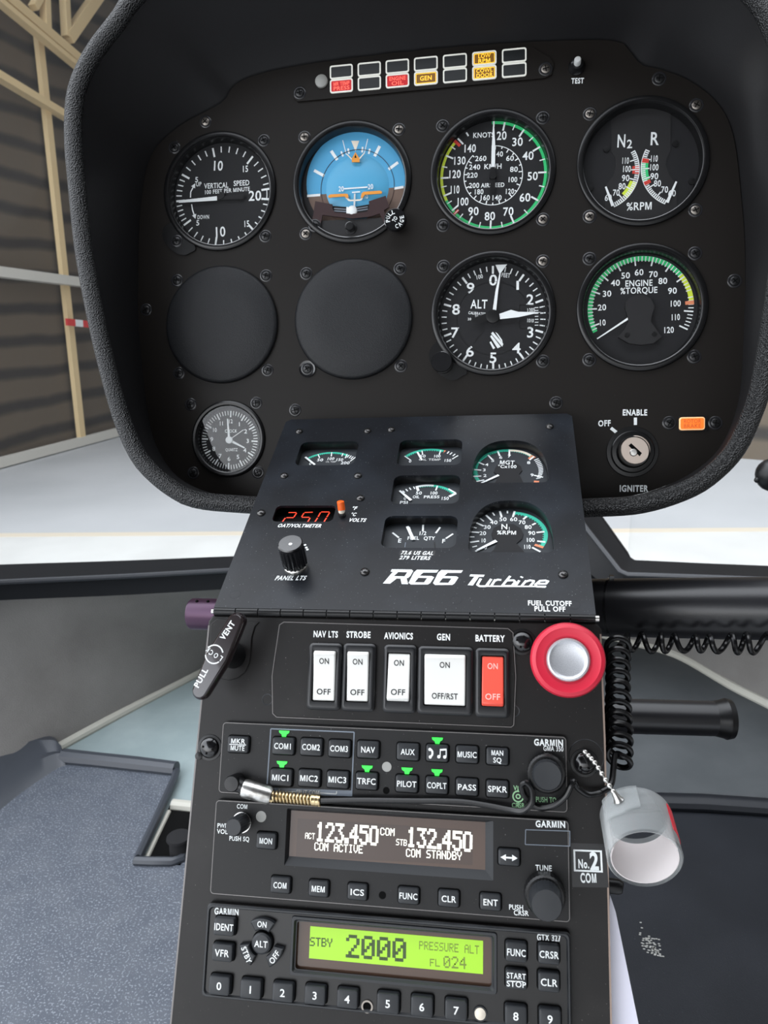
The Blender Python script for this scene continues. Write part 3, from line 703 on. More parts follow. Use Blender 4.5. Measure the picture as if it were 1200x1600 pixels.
for i, x in enumerate(cols):
    for r, y in enumerate((yt, yb)):
        k = annt.get((i, r)); mb = MB()
        mb.plate(rrect(x, y, 15.2, 8.6, 1.5), [rrect(x, y, 13.4, 6.8, .8)], 1.2, 1.9, 'annframe'); o = mb.build('warning_light', t)
        t.under(o); mb = MB()
        stack(mb, x, y, 13.4, 6.8, .8, [(1.2, 0), (1.6, 0)], 'annfill' if not k else 'annred' if k[0] == 'r' else 'annamber')
        mb.build('lens', t, None if not k else 'lit red lens' if k[0] == 'r' else 'lit amber lens')
        if k:
            o.name = 'warning_light'; mb = MB(); n = len(k[1]); mm = 'annredtext' if k[0] == 'r' else 'annambertext'
            for q, s in enumerate(k[1]):
                mb.text(s, (x, y + (0 if n == 1 else (1.45, -1.45)[q])), 2.7 if n == 1 else 2.3, 1.7, mm, min(10.5, 2.5 * len(s)), b=1)
            if k[0] == 'a':
                mb.plate(rrect(x, y, 13.0, 6.4, .8), [rrect(x, y, 12.2, 5.6, .5)], 1.6, 1.72, 'annambertext')
            mb.build('legend', t)
        t.top()
z = P1.zm(690, 60, 4.8); c = z(1012, 218)
t = Thing(P1, c, 'test_button', 'white-tipped test push button right of the warning light strip', 'button')
mb = MB(); mb.lathec([(5.2, 0), (5.2, 1.5), (4.2, 3), (3.6, 5), (2.6, 5.2)], c, 'gloss', 28); mb.build('collar', t)
mb = MB(); mb.lathec([(2.1, 4), (2.1, 9.0), (1.6, 9.8), (.3, 10)], c, 'whitedim', 20); mb.build('plunger', t, 'white plunger')

# ---- round instruments
def dial(name, label, c, R=39.6, ro=35.0, dep=6.0, face='dial', cat='gauge', skip=(), glassy=True, kinds='dark', hs=31.43):
    t = Thing(P1, c, name, label, cat, 'round flight and engine instruments')
    mb = MB(); mb.ringl([(R - .1, 0), (R, .5), (R - .5, 1.6), (R - 1.6, 2.2), (ro + 1.2, 2.0), (ro + .5, 1.2), (ro, -.6), (ro - .5, -dep + .2), (ro - .6, -dep - .6), (ro + 3, -dep - .6), (ro + 3, -2.8), (ro + 2, -1), (R - 1, 0)], c, 'bezel', 96); mb.build('bezel', t)
    mb = MB(); mb.lathec([(ro + 1, -dep - 1.2), (ro + 1, -dep)], c, face, 72); mb.build('dial_face', t)
    if glassy:
        mb = MB(); mb.disc(c, ro + .6, .9, 'dialglass', 72); mb.build('cover_glass', t, 'clear cover glass')
    for i, (sx, sy) in enumerate(((-1, 1), (1, 1), (1, -1), (-1, -1))):
        if i not in skip: screw(t, c[0] + sx * hs, c[1] + sy * hs, kinds[i] if not isinstance(kinds, str) else kinds)
    return t
FZ = -5.9
# vertical speed
c = (COLX[0], ROWY[0]); z = P1.zm(240, 160, 2.857, FZ); ctr = z(308, 420)
t = dial('vertical_speed_indicator', 'round vertical speed dial, white needle pointing left, at the panel top-left corner', c, skip=(3,))
mb = MB(); M_ = 'white'
def sc(v, tab): return float(np.interp(v, [a for a, _ in tab], [b for _, b in tab]))
for sg in (1, -1):
    tab = [(0, 268), (5, 300), (10, 349), (15, 401), (20, 448)] if sg > 0 else [(0, 268), (5, 238), (10, 190), (15, 138), (20, 95)]
    for v in range(0, 21):
        big = v % 5 == 0
        if v == 20: continue
        mb.tick(ctr, sc(v, tab), 33.3, 33.3 - (6.2 if big else 4), 1.3 if big else .8, FZ + .1, M_)
mb.tick(ctr, 85, 33.2, 27.6, 1.4, FZ + .1, M_); mb.tick(ctr, 97, 33.2, 27.6, 1.4, FZ + .1, M_); mb.arc(ctr, 31.0, 31.6, 85, 97, FZ + .1, M_)
mb.tx('10', z(263, 283), z(308, 283), 6.2, FZ + .1, M_, 1); mb.tx('15', z(395, 298), z(422, 296), 4.0, FZ + .1, M_, 1); mb.tx('20', z(426, 418), z(479, 416), 6.3, FZ + .1, M_, 1)
mb.tx('10', z(271, 580), z(319, 576), 6.4, FZ + .1, M_, 1); mb.tx('15', z(402, 543), z(427, 541), 4.0, FZ + .1, M_, 1); mb.tx('5', z(186, 345), z(199, 345), 3.4, FZ + .1, M_, 1); mb.tx('UP', z(190, 366), z(213, 364), 2.7, FZ + .1, M_, 1)
mb.tx('5', z(191, 538), z(204, 538), 3.4, FZ + .1, M_, 1); mb.tx('DOWN', z(196, 513), z(248, 511), 2.6, FZ + .1, M_, 1)
mb.tx('VERTICAL', z(227, 374), z(333, 369), 3.4, FZ + .1, M_, 1); mb.tx('SPEED', z(358, 362), z(427, 358), 3.4, FZ + .1, M_, 1); mb.tx('100 FEET PER MINUTE', z(227, 402), z(429, 386), 2.6, FZ + .1, M_, 1)
for a, b, e in (((165, 425), (166, 400), (181, 371)), ((170, 455), (174, 480), (184, 510))):
    pa, pb, pe = z(*a), z(*b), z(*e); mb.line(pa, pb, .8, FZ + .1, M_); mb.line(pb, pe, .8, FZ + .1, M_)
    dx, dy = pe[0] - pb[0], pe[1] - pb[1]; l = math.hypot(dx, dy); dx, dy = dx / l, dy / l
    mb.flat([(pe[0] + dx * 1.6, pe[1] + dy * 1.6), (pe[0] - dx * 1.4 - dy * 1.6, pe[1] - dy * 1.4 + dx * 1.6), (pe[0] - dx * 1.4 + dy * 1.6, pe[1] - dy * 1.4 - dx * 1.6)], FZ + .1, M_)
mb.build('dial_marking', t)
mb = MB(); z2 = P1.zm(240, 160, 2.857, FZ + 2)
mb.line(z2(112, 443), z2(283, 428), 1.6, FZ + 2, 'white', 2.9); mb.line(z2(283, 428), z2(402, 420), 1.7, FZ + 2, 'black', 3.6); mb.lathec([(2.2, FZ), (2.2, FZ + 2.4)], ctr, 'black', 20); mb.build('needle', t, 'white needle')
zz = P1.zm(240, 160, 2.857)
mb = MB(); ear = catmull([zz(*p) for p in ((66, 545), (45, 570), (46, 610), (66, 645), (105, 675), (140, 684), (165, 674), (190, 652), (150, 590), (100, 540))], 4, True); mb.prism([tuple(p) for p in ear], 0, 1.2, 'bezel'); mb.build('mounting_ear', t); screw(t, *zz(105, 621), 'dark', 1.2)

# attitude indicator
c = (COLX[1], ROWY[0]); t = dial('attitude_indicator', 'round blue artificial horizon dial with orange wing bars', c, face='dialgrey', kinds=('bright',) * 4, skip=(2,))
z = P1.zm(450, 180, 6, FZ + .1); k1 = z(640, 620)
mb = MB(); Zs = FZ + .1
mb.disc(k1, 33.8, Zs, 'sky', 72)
hl, hr = z(150, 758), z(1100, 668)
def below(cc, r, p, q, zz_, m):                    # circular segment below the line p-q
    ang = math.atan2(q[1] - p[1], q[0] - p[0]); nx, ny = -math.sin(ang), math.cos(ang); d = (p[0] - cc[0]) * nx + (p[1] - cc[1]) * ny; d = max(-r * .99, min(r * .99, d))
    hw = math.acos(d / r); base = math.atan2(ny, nx); mb.flat([(cc[0] + r * math.cos(base + hw + (2 * math.pi - 2 * hw) * i / 40), cc[1] + r * math.sin(base + hw + (2 * math.pi - 2 * hw) * i / 40)) for i in range(41)], zz_, m)
below(k1, 33.8, hl, hr, Zs + .05, 'ground')
for p, q, wd_ in (((180, 757), (302, 748), 1.6), ((993, 688), (1083, 673), 1.6), ((245, 518), (340, 570), 1.9), ((943, 508), (1032, 443), 1.9), ((405, 335), (462, 420), 2.0), ((812, 386), (860, 290), 2.0), ((498, 340), (517, 388), 1.2), ((563, 312), (573, 362), 1.2), ((700, 298), (695, 350), 1.2), ((768, 315), (757, 364), 1.2), ((513, 235), (548, 372), .5), ((748, 222), (715, 360), .5)):
    mb.line(z(*p), z(*q), wd_, Zs + .1, 'white')
mb.flat([z(592, 240), z(668, 240), z(633, 340)], Zs + .1, 'cream'); mb.build('bank_ring', t)
zb = P1.zm(450, 180, 6, FZ - .0); kb = z(650, 680)
mb = MB(); rb = 24.6; mb.sphere((kb[0], kb[1], FZ - 3), rb, 'skyball', 48, 24, sq=(1, 1, .25)); mb.ringl([(rb - .1, FZ), (rb - .1, FZ + .5), (rb + .15, FZ + .5), (rb + .15, FZ)], kb, 'bracket', 72); mb.build('horizon_ball', t, 'domed blue horizon ball')  # thin dark ring paints the shading around the ball's edge
Zb = FZ + 3.6; z = P1.zm(450, 180, 6, Zb)
mb = MB(); mb.tx('20', z(475, 692), z(522, 690), 3.2, Zb, 'white', 1); mb.tx('20', z(750, 672), z(797, 668), 3.2, Zb, 'white', 1); mb.line(z(525, 690), z(747, 674), .9, Zb, 'white'); mb.line(z(600, 724), z(676, 718), .8, Zb, 'white'); mb.tx('10', z(715, 765), z(748, 762), 2.4, Zb, 'white', 0); mb.build('pitch_marking', t)
Zo = FZ + 4.2; z = P1.zm(450, 180, 6, Zo); mb = MB()
def slab(pts, z0, z1, m): mb.prism([z(*p) for p in pts], z0, z1, m)
slab([(375, 762), (400, 745), (540, 738), (562, 742), (570, 775), (540, 775), (535, 764), (420, 772), (385, 778)], Zo, Zo + .6, 'orange'); slab([(682, 775), (692, 735), (710, 720), (865, 710), (885, 722), (878, 738), (720, 748), (705, 775)], Zo, Zo + .6, 'orange')
mb.line(z(545, 770), z(575, 800), 1.2, Zo, 'cream'); mb.line(z(575, 800), z(680, 795), 1.0, Zo, 'cream'); mb.line(z(680, 795), z(700, 770), 1.2, Zo, 'cream'); mb.line(z(626, 735), z(622, 850), 1.1, Zo, 'whitedim')
slab([(632, 345), (672, 408), (670, 440), (598, 440), (598, 408)], Zo - .5, Zo + .1, 'orange'); slab([(633, 365), (643, 400), (624, 400)], Zo + .1, Zo + .15, 'dark')
mb.line(z(552, 365), z(598, 412), .7, Zo, 'cream'); mb.line(z(715, 355), z(670, 408), .7, Zo, 'cream'); mb.build('miniature_airplane', t, 'orange wing bars and pointer')
mb = MB(); Zp = FZ + 5.0; z = P1.zm(450, 180, 6, Zp)
mb.prism([z(*p) for p in ((300, 990), (880, 962), (935, 985), (940, 1060), (860, 1120), (760, 1165), (640, 1185), (520, 1180), (400, 1145), (300, 1090), (262, 1050))], FZ, Zp, 'dialgrey'); mb.build('lower_mask', t, 'dark grey lower mask')
mb = MB(); Zr = FZ + 6.4; z = P1.zm(450, 180, 6, Zr)
mb.prism([z(*p) for p in ((255, 805), (415, 835), (418, 880), (435, 910), (600, 925), (740, 905), (760, 870), (758, 806), (915, 755), (950, 860), (900, 890), (905, 925), (935, 985), (895, 1000), (860, 920), (770, 950), (600, 968), (440, 950), (322, 935), (300, 1050), (285, 1065), (215, 1045), (240, 915))], Zr - 1.2, Zr, 'bracket'); mb.build('inclinometer_bracket', t, 'dark maroon inclinometer bracket')
mb = MB(); mb.prism([z(*p) for p in ((415, 845), (600, 860), (758, 830), (758, 885), (740, 905), (600, 925), (435, 910), (416, 880))], Zr - 2.5, Zr - 1.0, 'black')
for yo in (12, 34): mb.line(z(428, 858 + yo), z(585, 868 + yo), .7, Zr - .9, 'greyinkline'); mb.line(z(585, 868 + yo), z(745, 842 + yo), .7, Zr - .9, 'greyinkline')
mb.line(z(553, 855), z(551, 928), 1.0, Zr - .7, 'white'); mb.line(z(622, 850), z(620, 925), 1.0, Zr - .7, 'white'); mb.build('inclinometer_tube', t)
mb = MB(); mb.sphere((*z(597, 895), Zr - 1.4), 3.6, 'white', 20, 12, sq=(1, 1.05, .5)); mb.build('slip_ball', t, 'white slip ball')
screw(t, *z(250, 1035), 'dark', Zr)
mb = MB(); cc = P1.L(450 + 590 / 6, 180 + 1060 / 6, FZ + 5); mb.lathec([(4.0, FZ + 4.5), (4.0, FZ + 5.5), (3.2, FZ + 6), (3.0, 3.5), (2.4, 4.2), (.3, 4.3)], cc, 'black', 28); mb.build('adjusting_knob', t, 'small black adjusting knob')
hk = 10.0; cc = P1.L(450 + 1002 / 6, 180 + 975 / 6, hk); mb = MB(); mb.lathec([(4, 0), (4, 5), (6.6, 5.5), (7.1, 6.2), (7.1, hk - .6), (6.7, hk)], cc, 'gloss', 40); o = mb.build('cage_knob', t, 'round black knob marked pull to cage')
z = P1.zm(450, 180, 6, hk + .1); t.under(o); mb = MB()
for s, sg in (('PULL', 1), ('CAGE', -1)):
    for i, ch in enumerate(s):
        ph = R_((-58 + 116 * (i + .5) / 4)); lx_, ly_ = 4.6 * math.sin(ph), 4.6 * math.cos(ph) * sg; ro = R_(58)
        mb.text(ch, (cc[0] + lx_ * math.cos(ro) - ly_ * math.sin(ro), cc[1] + lx_ * math.sin(ro) + ly_ * math.cos(ro)), 2.5, hk + .1, 'white', 1.6, ro - ph * sg, 1)
mb.text('TO', cc, 2.4, hk + .1, 'white', 3.2, R_(58), 1); mb.build('knob_lettering', t); t.top()

# airspeed
c = (COLX[2], ROWY[0]); z = P1.zm(660, 140, 2.609, FZ); ctr = z(288, 350); ZM = FZ + .1
t = dial('airspeed_indicator', 'round airspeed dial with long green arc and needle straight up', c, kinds=('dark', 'dark', 'bright', 'dark'))
mb = MB(); mb.arc(ctr, 32.2, 34.0, -1, 245, ZM, 'green'); mb.arc(ctr, 32.2, 34.0, 245, 313, ZM, 'yellow')
tab = [(20, 13), (30, 35.7), (40, 62), (50, 90.6), (60, 122), (70, 157), (80, 183), (90, 208), (100, 232), (110, 251), (120, 271), (130, 296), (140, 318)]
for v in range(20, 141, 5):
    mb.tick(ctr, sc(v, tab), 33.6, 33.6 - (5.2 if v % 10 == 0 else 3.4), 1.1 if v % 10 == 0 else .7, ZM + .05, M_)
mb.tick(ctr, 1, 34, 30.5, 1.0, ZM + .05, M_); mb.tick(ctr, 329, 33, 30.3, 1.0, ZM + .05, M_)
mb.arc(ctr, 29.2, 34.2, 312, 315.5, ZM + .1, 'red', 2); mb.arc(ctr, 30.2, 34.2, 226, 229, ZM + .1, 'red', 2); mb.arc(ctr, 30.2, 34.2, 227, 227.8, ZM + .12, 'white', 2)
for s, x, y, w_, h_ in (('20', 323, 188, 38, 5), ('30', 387, 213, 42, 5), ('40', 431, 270, 42, 5), ('50', 449, 353, 40, 5), ('60', 418, 440, 42, 5), ('70', 350, 497, 40, 5), ('80', 275, 516, 40, 5), ('90', 208, 496, 40, 5), ('100', 163, 457, 48, 4.8), ('110', 131, 408, 38, 4.8), ('120', 130, 345, 50, 4.8), ('130', 150, 290, 50, 4.8), ('140', 192, 240, 50, 4.8)):
    mb.tx(s, z(x - w_ / 2, y + 1), z(x + w_ / 2, y - 1), h_, ZM, M_, 1)
for s, x, y, w_ in (('40', 315, 263, 26), ('60', 357, 280, 30), ('80', 373, 325, 30), ('100', 367, 367, 38), ('120', 355, 415, 36), ('140', 302, 441, 40), ('160', 254, 441, 40), ('180', 229, 417, 38), ('200', 211, 391, 40), ('220', 203, 349, 42), ('240', 213, 316, 44), ('260', 238, 281, 44)):
    mb.tx(s, z(x - w_ / 2, y + .5), z(x + w_ / 2, y - .5), 3.1, ZM, M_, 1)
mb.tx('KNOTS', z(207, 187), z(292, 184), 3.1, ZM, M_, 1); mb.tx('KM/H', z(252, 314), z(323, 312), 3.1, ZM, M_, 1); mb.tx('AIRSPEED', z(240, 391), z(334, 388), 2.6, ZM, M_, 1)
mb.arc(ctr, 18.4, 18.9, 0, 316, ZM, M_, 60)
for k in range(24):
    a = 5 + 311 * k / 23; mb.tick(ctr, a, 18.8, 16.2 if k % 2 == 0 else 17.2, .7, ZM, M_)
mb.build('dial_marking', t)
z2 = P1.zm(660, 140, 2.609, FZ + 2.2); mb = MB(); mb.line(z2(290, 140), z2(290, 228), .6, FZ + 2.2, 'white', 2.2); mb.line(z2(290, 228), z2(288, 315), 2.4, FZ + 2.2, 'white', 2.4); mb.line(z2(288, 315), z2(285, 420), 2.6, FZ + 2.2, 'black', 3.4); mb.lathec([(2.4, FZ), (2.4, FZ + 2.7)], z2(287, 350), 'black', 20); mb.build('needle', t, 'white needle')

# dual tachometer
c = (COLX[3], ROWY[0]); z = P1.zm(880, 130, 5, FZ); t = dial('dual_tachometer', 'round dial with two mirrored rotor speed arcs and two white needles', c, kinds=('bright', 'bright', 'bright', 'bright'))
mb = MB()
mb.plate([z(*p) for p in ((375, 290), (375, 540), (405, 580), (412, 640), (395, 720), (330, 800), (328, 1000), (420, 1060), (640, 1085), (800, 1050), (888, 985), (885, 800), (830, 720), (800, 640), (808, 580), (838, 530), (840, 225), (720, 190), (600, 180), (480, 215))], [], FZ, FZ + .35, 'dialgrey')
for p in ((338, 518), (876, 476), (212, 820), (1003, 770)): mb.lathec([(2.0, FZ), (1.9, FZ + .8), (.4, FZ + .9)], z(*p), 'black', 16)
mb.build('dial_plate', t)
ZM = FZ + .45; z = P1.zm(880, 130, 5, ZM); mb = MB()
nv = [(110, (538, 588, 580, 572)), ]
def side(p0, p1, p2, vals, sgn, bands):
    cc, r = circ3(z(*p0), z(*p1), z(*p2)); aa = lambda p: D_(math.atan2(z(*p)[0] - cc[0], z(*p)[1] - cc[1]))
    a0, a2 = aa(p0), aa(p2)
    if sgn > 0: 
        pass
    if abs(a2 - a0) > 180: a2 += 360 if a2 < a0 else -360
    mb.arc(cc, r, r - .5, a0, a2, ZM + .03, M_, 30)
    n = 30
    for i in range(n + 1):
        big = i in vals; mb.tick(cc, a0 + (a2 - a0) * i / n, r, r - (5.2 if big else 2.8), .75, ZM + .04, M_)
    for f0, f1, m in bands: mb.arc(cc, r - .4, r - (4.4 if m != 'yellow' else 4.6), a0 + (a2 - a0) * f0, a0 + (a2 - a0) * f1, ZM + .02 + (.03 if m in ('red',) else 0), m)
side((562, 527), (598, 665), (402, 968), (4, 9, 14, 19, 25), 1, [(.235, .37, 'red'), (.27, .33, 'orangemark'), (.50, .78, 'yellow')])
side((642, 520), (605, 660), (790, 945), (4, 9, 14, 19, 25), -1, [(.13, .20, 'red'), (.20, .50, 'green'), (.50, .57, 'red')])
mb.tx('N', z(423, 452), z(487, 450), 7.6, ZM, M_, 1); mb.tx('2', z(500, 476), z(537, 474), 5.0, ZM, M_, 1); mb.tx('R', z(682, 434), z(740, 432), 7.6, ZM, M_, 1); mb.tx('%RPM', z(497, 964), z(692, 957), 4.6, ZM, M_, 1)
for s, x, y, w_ in (('110', 485, 605, 56), ('100', 495, 670, 66), ('90', 488, 741, 56), ('80', 460, 805, 52), ('70', 414, 855, 50), ('60', 352, 895, 52), ('110', 709, 589, 58), ('100', 708, 657, 70), ('90', 712, 727, 58), ('80', 736, 783, 54), ('70', 792, 831, 52), ('60', 850, 860, 56)):
    mb.tx(s, z(x - w_ / 2, y + .5), z(x + w_ / 2, y - .5), 3.7, ZM, M_, 1)
mb.build('dial_marking', t)
z2 = P1.zm(880, 130, 5, FZ + 2)
for p, q in (((332, 808), (388, 958)), ((884, 768), (812, 932))):
    mb = MB(); mb.line(z2(*p), z2(*q), 1.1, FZ + 2, 'white', 1.9); mb.build('needle', t, 'white needle')

# altimeter
c = (COLX[2], ROWY[1]); z = P1.zm(660, 390, 5.4545, FZ); ctr = z(602, 585); ZM = FZ + .1
t = dial('altimeter', 'round altimeter dial with striped flag and two white hands', c, skip=(3,), kinds=('dark', 'bright', 'dark', 'dark'))
mb = MB()
for k in range(50):
    big = k % 5 == 0; mb.tick(ctr, 7.2 * k, 33.4, 33.4 - (5.0 if big else 3.3), 1.3 if big else .75, ZM, M_)
for s, x, y, h_, w_ in (('0', 603, 260, 6.6, 60), ('1', 812, 305, 6.2, 14), ('2', 917, 427, 6.4, 56), ('3', 920, 705, 6.4, 56), ('4', 803, 840, 6.4, 60), ('5', 603, 922, 6.4, 58), ('6', 405, 868, 6.4, 60), ('7', 275, 708, 6.4, 58), ('8', 287, 510, 6.4, 58), ('9', 410, 328, 6.4, 60)):
    if s == '1': mb.line(z(x, y - 38), z(x, y + 38), 1.6, ZM, M_)
    else: mb.tx(s, z(x - w_ / 2, y), z(x + w_ / 2, y), h_, ZM, M_, 1)
mb.tx('ALT', z(415, 465), z(550, 465), 5.4, ZM, M_, 1); mb.tx('CALIBRATED', z(393, 538), z(540, 550), 1.7, ZM, M_, 1); mb.tx('TO', z(448, 570), z(476, 572), 1.4, ZM, M_, 1); mb.tx('20', z(387, 592), z(415, 592), 1.5, ZM, M_, 1)
mb.tx('100', z(456, 240), z(513, 225), 2.6, ZM, M_, 1); mb.tx('FEET', z(675, 215), z(747, 222), 2.6, ZM, M_, 1); mb.tx('1005', z(890, 518), z(960, 512), 2.3, ZM, M_, 1); mb.tx('1010', z(890, 604), z(948, 606), 2.3, ZM, M_, 1)
mb.plate(rrect(*z(930, 568), 15.5, 15, .5), [rrect(*z(930, 568), 15.1, 14.6, .5)], FZ, ZM + .1, 'black')
for k in range(7): mb.line(z(958, 495 + 25 * k), z(988, 494 + 25 * k), .5, ZM, M_)
mb.arc(ctr, 23.2, 23.6, 145, 360 + 85, ZM, 'black', 60); mb.line(z(525, 688), z(432, 800), .5, ZM, 'black')
fl = [z(*p) for p in ((582, 715), (600, 700), (625, 703), (660, 745), (682, 800), (678, 825), (650, 840), (605, 848), (575, 810))]
mb.flat(fl, ZM, 'black')
for p, q, r, s in (((585, 715), (600, 700), (690, 805), (680, 828)), ((577, 740), (590, 728), (668, 828), (640, 842)), ((572, 790), (585, 782), (620, 840), (603, 850)), ((620, 702), (640, 715), (680, 770), (684, 800))): mb.flat([z(*p), z(*q), z(*r), z(*s)], ZM + .05, 'white')
mb.build('dial_marking', t)
Zn = FZ + 2; z2 = P1.zm(660, 390, 5.4545, Zn); mb = MB()
mb.flat([z2(*p) for p in ((622, 130), (722, 126), (668, 200), (645, 360), (627, 535), (596, 535), (622, 355), (656, 205))], Zn, 'white'); mb.build('thin_hand', t, 'thin white hand with triangle tip')
mb = MB(); mb.flat([z2(*p) for p in ((655, 550), (755, 515), (815, 532), (1015, 535), (820, 578), (662, 595))], Zn + .8, 'white'); mb.flat([z2(*p) for p in ((655, 552), (560, 538), (420, 590), (425, 625), (480, 640), (560, 600), (660, 595))], Zn + .8, 'black'); mb.lathec([(4.2, FZ), (4.2, Zn + 1.2), (3, Zn + 1.4)], z2(600, 570), 'black', 24); mb.build('broad_hand', t, 'broad white hand')
zz = P1.zm(660, 390, 5.4545)
mb = MB(); ear = catmull([zz(*p) for p in ((110, 800), (65, 860), (60, 930), (100, 1020), (190, 1095), (270, 1115), (330, 1085), (380, 1040), (280, 900), (160, 780))], 4, True); mb.prism([tuple(p) for p in ear], 0, 1.2, 'bezel'); mb.build('mounting_ear', t)
hk = 9; cc = P1.L(660 + 163 / 5.4545, 390 + 955 / 5.4545, hk); mb = MB(); mb.lathec([(4, 0), (4, 3), (6.3, 3.4), (6.6, 4), (6.6, hk - .5), (6.2, hk)], cc, 'gloss', 40, lambda i, r, zz_: 1 + (.02 if i % 2 else 0)); mb.build('setting_knob', t, 'round black setting knob')

# torque
c = (COLX[3], ROWY[1]); z = P1.zm(660, 370, 2.609, FZ); ctr = z(888, 290); ZM = FZ + .1
t = dial('torque_gauge', 'round engine torque dial with green arc over the top', c)
z3 = P1.zm(660, 370, 2.609, FZ); mb = MB()
mb.arc(ctr, 29.3, 32.2, 243, 360 + 52, ZM, 'green'); mb.arc(ctr, 29.3, 32.2, 52, 84, ZM, 'yellow'); mb.arc(ctr, 27.0, 32.2, 84, 88.5, ZM + .06, 'orangemark', 2)
tq = lambda v: 250.5 + 2.06 * (v - 10)
for v in range(8, 121, 2):
    if 98 < v < 102: continue
    big = v % 10 == 0; mb.tick(ctr, tq(v), 32.0, 32.0 - (5.6 if big else 3.2), .9 if big else .6, ZM + .05, M_)
for s, x, y, w_ in (('10', 733, 350, 26), ('20', 732, 288, 32), ('30', 752, 232, 34), ('40', 787, 188, 34), ('50', 828, 158, 34), ('60', 883, 145, 34), ('70', 941, 153, 34), ('80', 980, 180, 34), ('90', 1019, 220, 34), ('100', 1030, 272, 44), ('110', 1031, 328, 36), ('120', 1003, 380, 42)): mb.tx(s, z(x - w_ / 2, y + 1), z(x + w_ / 2, y - 1), 3.6, ZM, M_, 1)
mb.tx('ENGINE', z(827, 191), z(937, 187), 3.7, ZM, M_, 1); mb.tx('%TORQUE', z(808, 221), z(957, 216), 3.7, ZM, M_, 1); mb.build('dial_marking', t)
z2 = P1.zm(660, 370, 2.609, FZ + 2); mb = MB(); mb.line(z2(712, 416), z2(840, 332), .7, FZ + 2, 'white', 1.3); mb.build('needle', t, 'white needle')
mb = MB(); mb.prism([z2(*p) for p in ((845, 250), (870, 238), (900, 238), (930, 252), (945, 285), (935, 320), (930, 345), (950, 375), (975, 410), (940, 435), (890, 442), (840, 435), (798, 410), (825, 375), (840, 345), (833, 315), (825, 290), (830, 265))], FZ, FZ + 3, 'dialgrey')
for p in ((833, 402), (945, 398)): mb.lathec([(1.5, FZ + 3), (1.4, FZ + 3.6)], z2(*p), 'black', 14)
mb.build('pivot_cover', t, 'dark keyhole-shaped pivot cover')

# blank covers
for i, (cx_, lab) in enumerate(((COLX[0], 'round black grained blanking cover under the vertical speed dial'), (COLX[1], 'round black grained blanking cover under the blue horizon dial'))):
    c = (cx_, ROWY[1]); t = Thing(P1, c, 'blanking_cover', lab, 'cover', 'round blanking covers')
    mb = MB(); mb.lathec([(39.3, 0), (39.3, 1.6), (38.6, 2.6), (37.0, 3.3), (20, 3.8), (1, 3.9)], c, 'grain', 96); mb.build('cover_disc', t)
    for k, (sx, sy) in enumerate(((-1, 1), (1, 1), (1, -1), (-1, -1))):
        if i == 1 and k == 3: screw(t, c[0] - 31.43, c[1] - 31.43, 'dark', 1.0); mb = MB(); mb.ringl([(4.2, 0), (5.6, 0), (5.5, 1.2), (4.4, 1.0)], (c[0] - 31.43, c[1] - 31.43), 'gloss', 32); mb.build('screw_washer', t)
        else: screw(t, c[0] + sx * 31.43, c[1] + sy * 31.43, 'dark')

# clock
z = P1.zm(290, 620, 8.571, -4); ctr = z(590, 580); ZM = -4.0
c = P1.L(357, 686); t = dial('clock', 'small round clock in the lower corner of the panel', c, R=26.2, ro=22.0, dep=4.2, cat='clock', skip=(0, 1, 2, 3))
for p in ((298, 632), (400, 630), (302, 739), (403, 738)): screw(t, *P1.L(*p))
mb = MB()
for k in range(60):
    mb.tick(ctr, 6 * k + 3.5, 20.0, 17.0 if k % 5 else 15.6, .55 if k % 5 else 1.0, ZM, M_)
for k in range(1, 13):
    a = R_(30 * k + 3.5); mb.text(str(k), (ctr[0] + 12.9 * math.sin(a), ctr[1] + 12.9 * math.cos(a)), 2.7, ZM, M_, 1.9 if k < 10 else 3.0, b=1)
mb.text('CLOCK', (ctr[0] + 1, ctr[1] + 6.2), 2.1, ZM, M_, 8.5, b=1); mb.text('QUARTZ', (ctr[0] + 1.2, ctr[1] - 6.6), 2.0, ZM, M_, 8.5, b=1); mb.build('dial_marking', t)
for nm, a, l, w0, w1, zz_ in (('minute_hand', -3.5, 14.6, 1.9, .9, -3.0), ('hour_hand', 117, 12.2, 2.0, .9, -3.3), ('second_hand', 57, 12.6, .5, .4, -2.7)):
    mb = MB(); mb.tick(ctr, a, -2, l, w0, zz_, M_, w1); mb.build(nm, t)
mb = MB(); mb.lathec([(2.4, -4.1), (2.4, -2.4), (1.6, -2.2)], ctr, 'white', 24); mb.build('hand_hub', t)

# igniter key switch and rotor brake light
z = P1.zm(900, 600, 4); c = P1.L(988, 706)
t = Thing(P1, c, 'key_switch', 'round igniter key switch with metal face below the torque dial', 'switch')
mb = MB(); mb.lathec([(16.0, 0), (15.6, .6), (13.4, .7), (13.2, 2.5), (12.6, 3.0), (10.2, 3.2), (9.8, 5.2), (9.2, 5.8), (8.6, 5.2)], c, 'bezel', 64); mb.build('collar', t)
hk = 5.2; cc = P1.L(993, 703, hk); mb = MB(); mb.lathec([(8.9, 3), (8.9, hk), (8.5, hk + .3)], cc, 'keyface', 48); o = mb.build('lock_face', t, 'coppery metal lock face'); t.under(o)
mb = MB(); z = P1.zm(900, 600, 4, hk + .35); mb.flat([z(328, 385), z(345, 370), z(412, 432), z(398, 452)], hk + .36, 'dark'); mb.lathec([(2.4, hk + .3), (1.9, hk + .8), (.4, hk + .9)], z(360, 428), 'silver', 20); mb.build('key_slot', t); t.top()
c = P1.L(1082, 662); t = Thing(P1, c, 'rotor_brake_light', 'lit orange rotor brake light beside the key switch', 'light')
mb = MB(); mb.plate(rrect(*c, 17.4, 9.6, .6), [rrect(c[0] - .5, c[1], 15.4, 8.2, 1.4)], 0, .8, 'bezel'); mb.build('bezel', t)
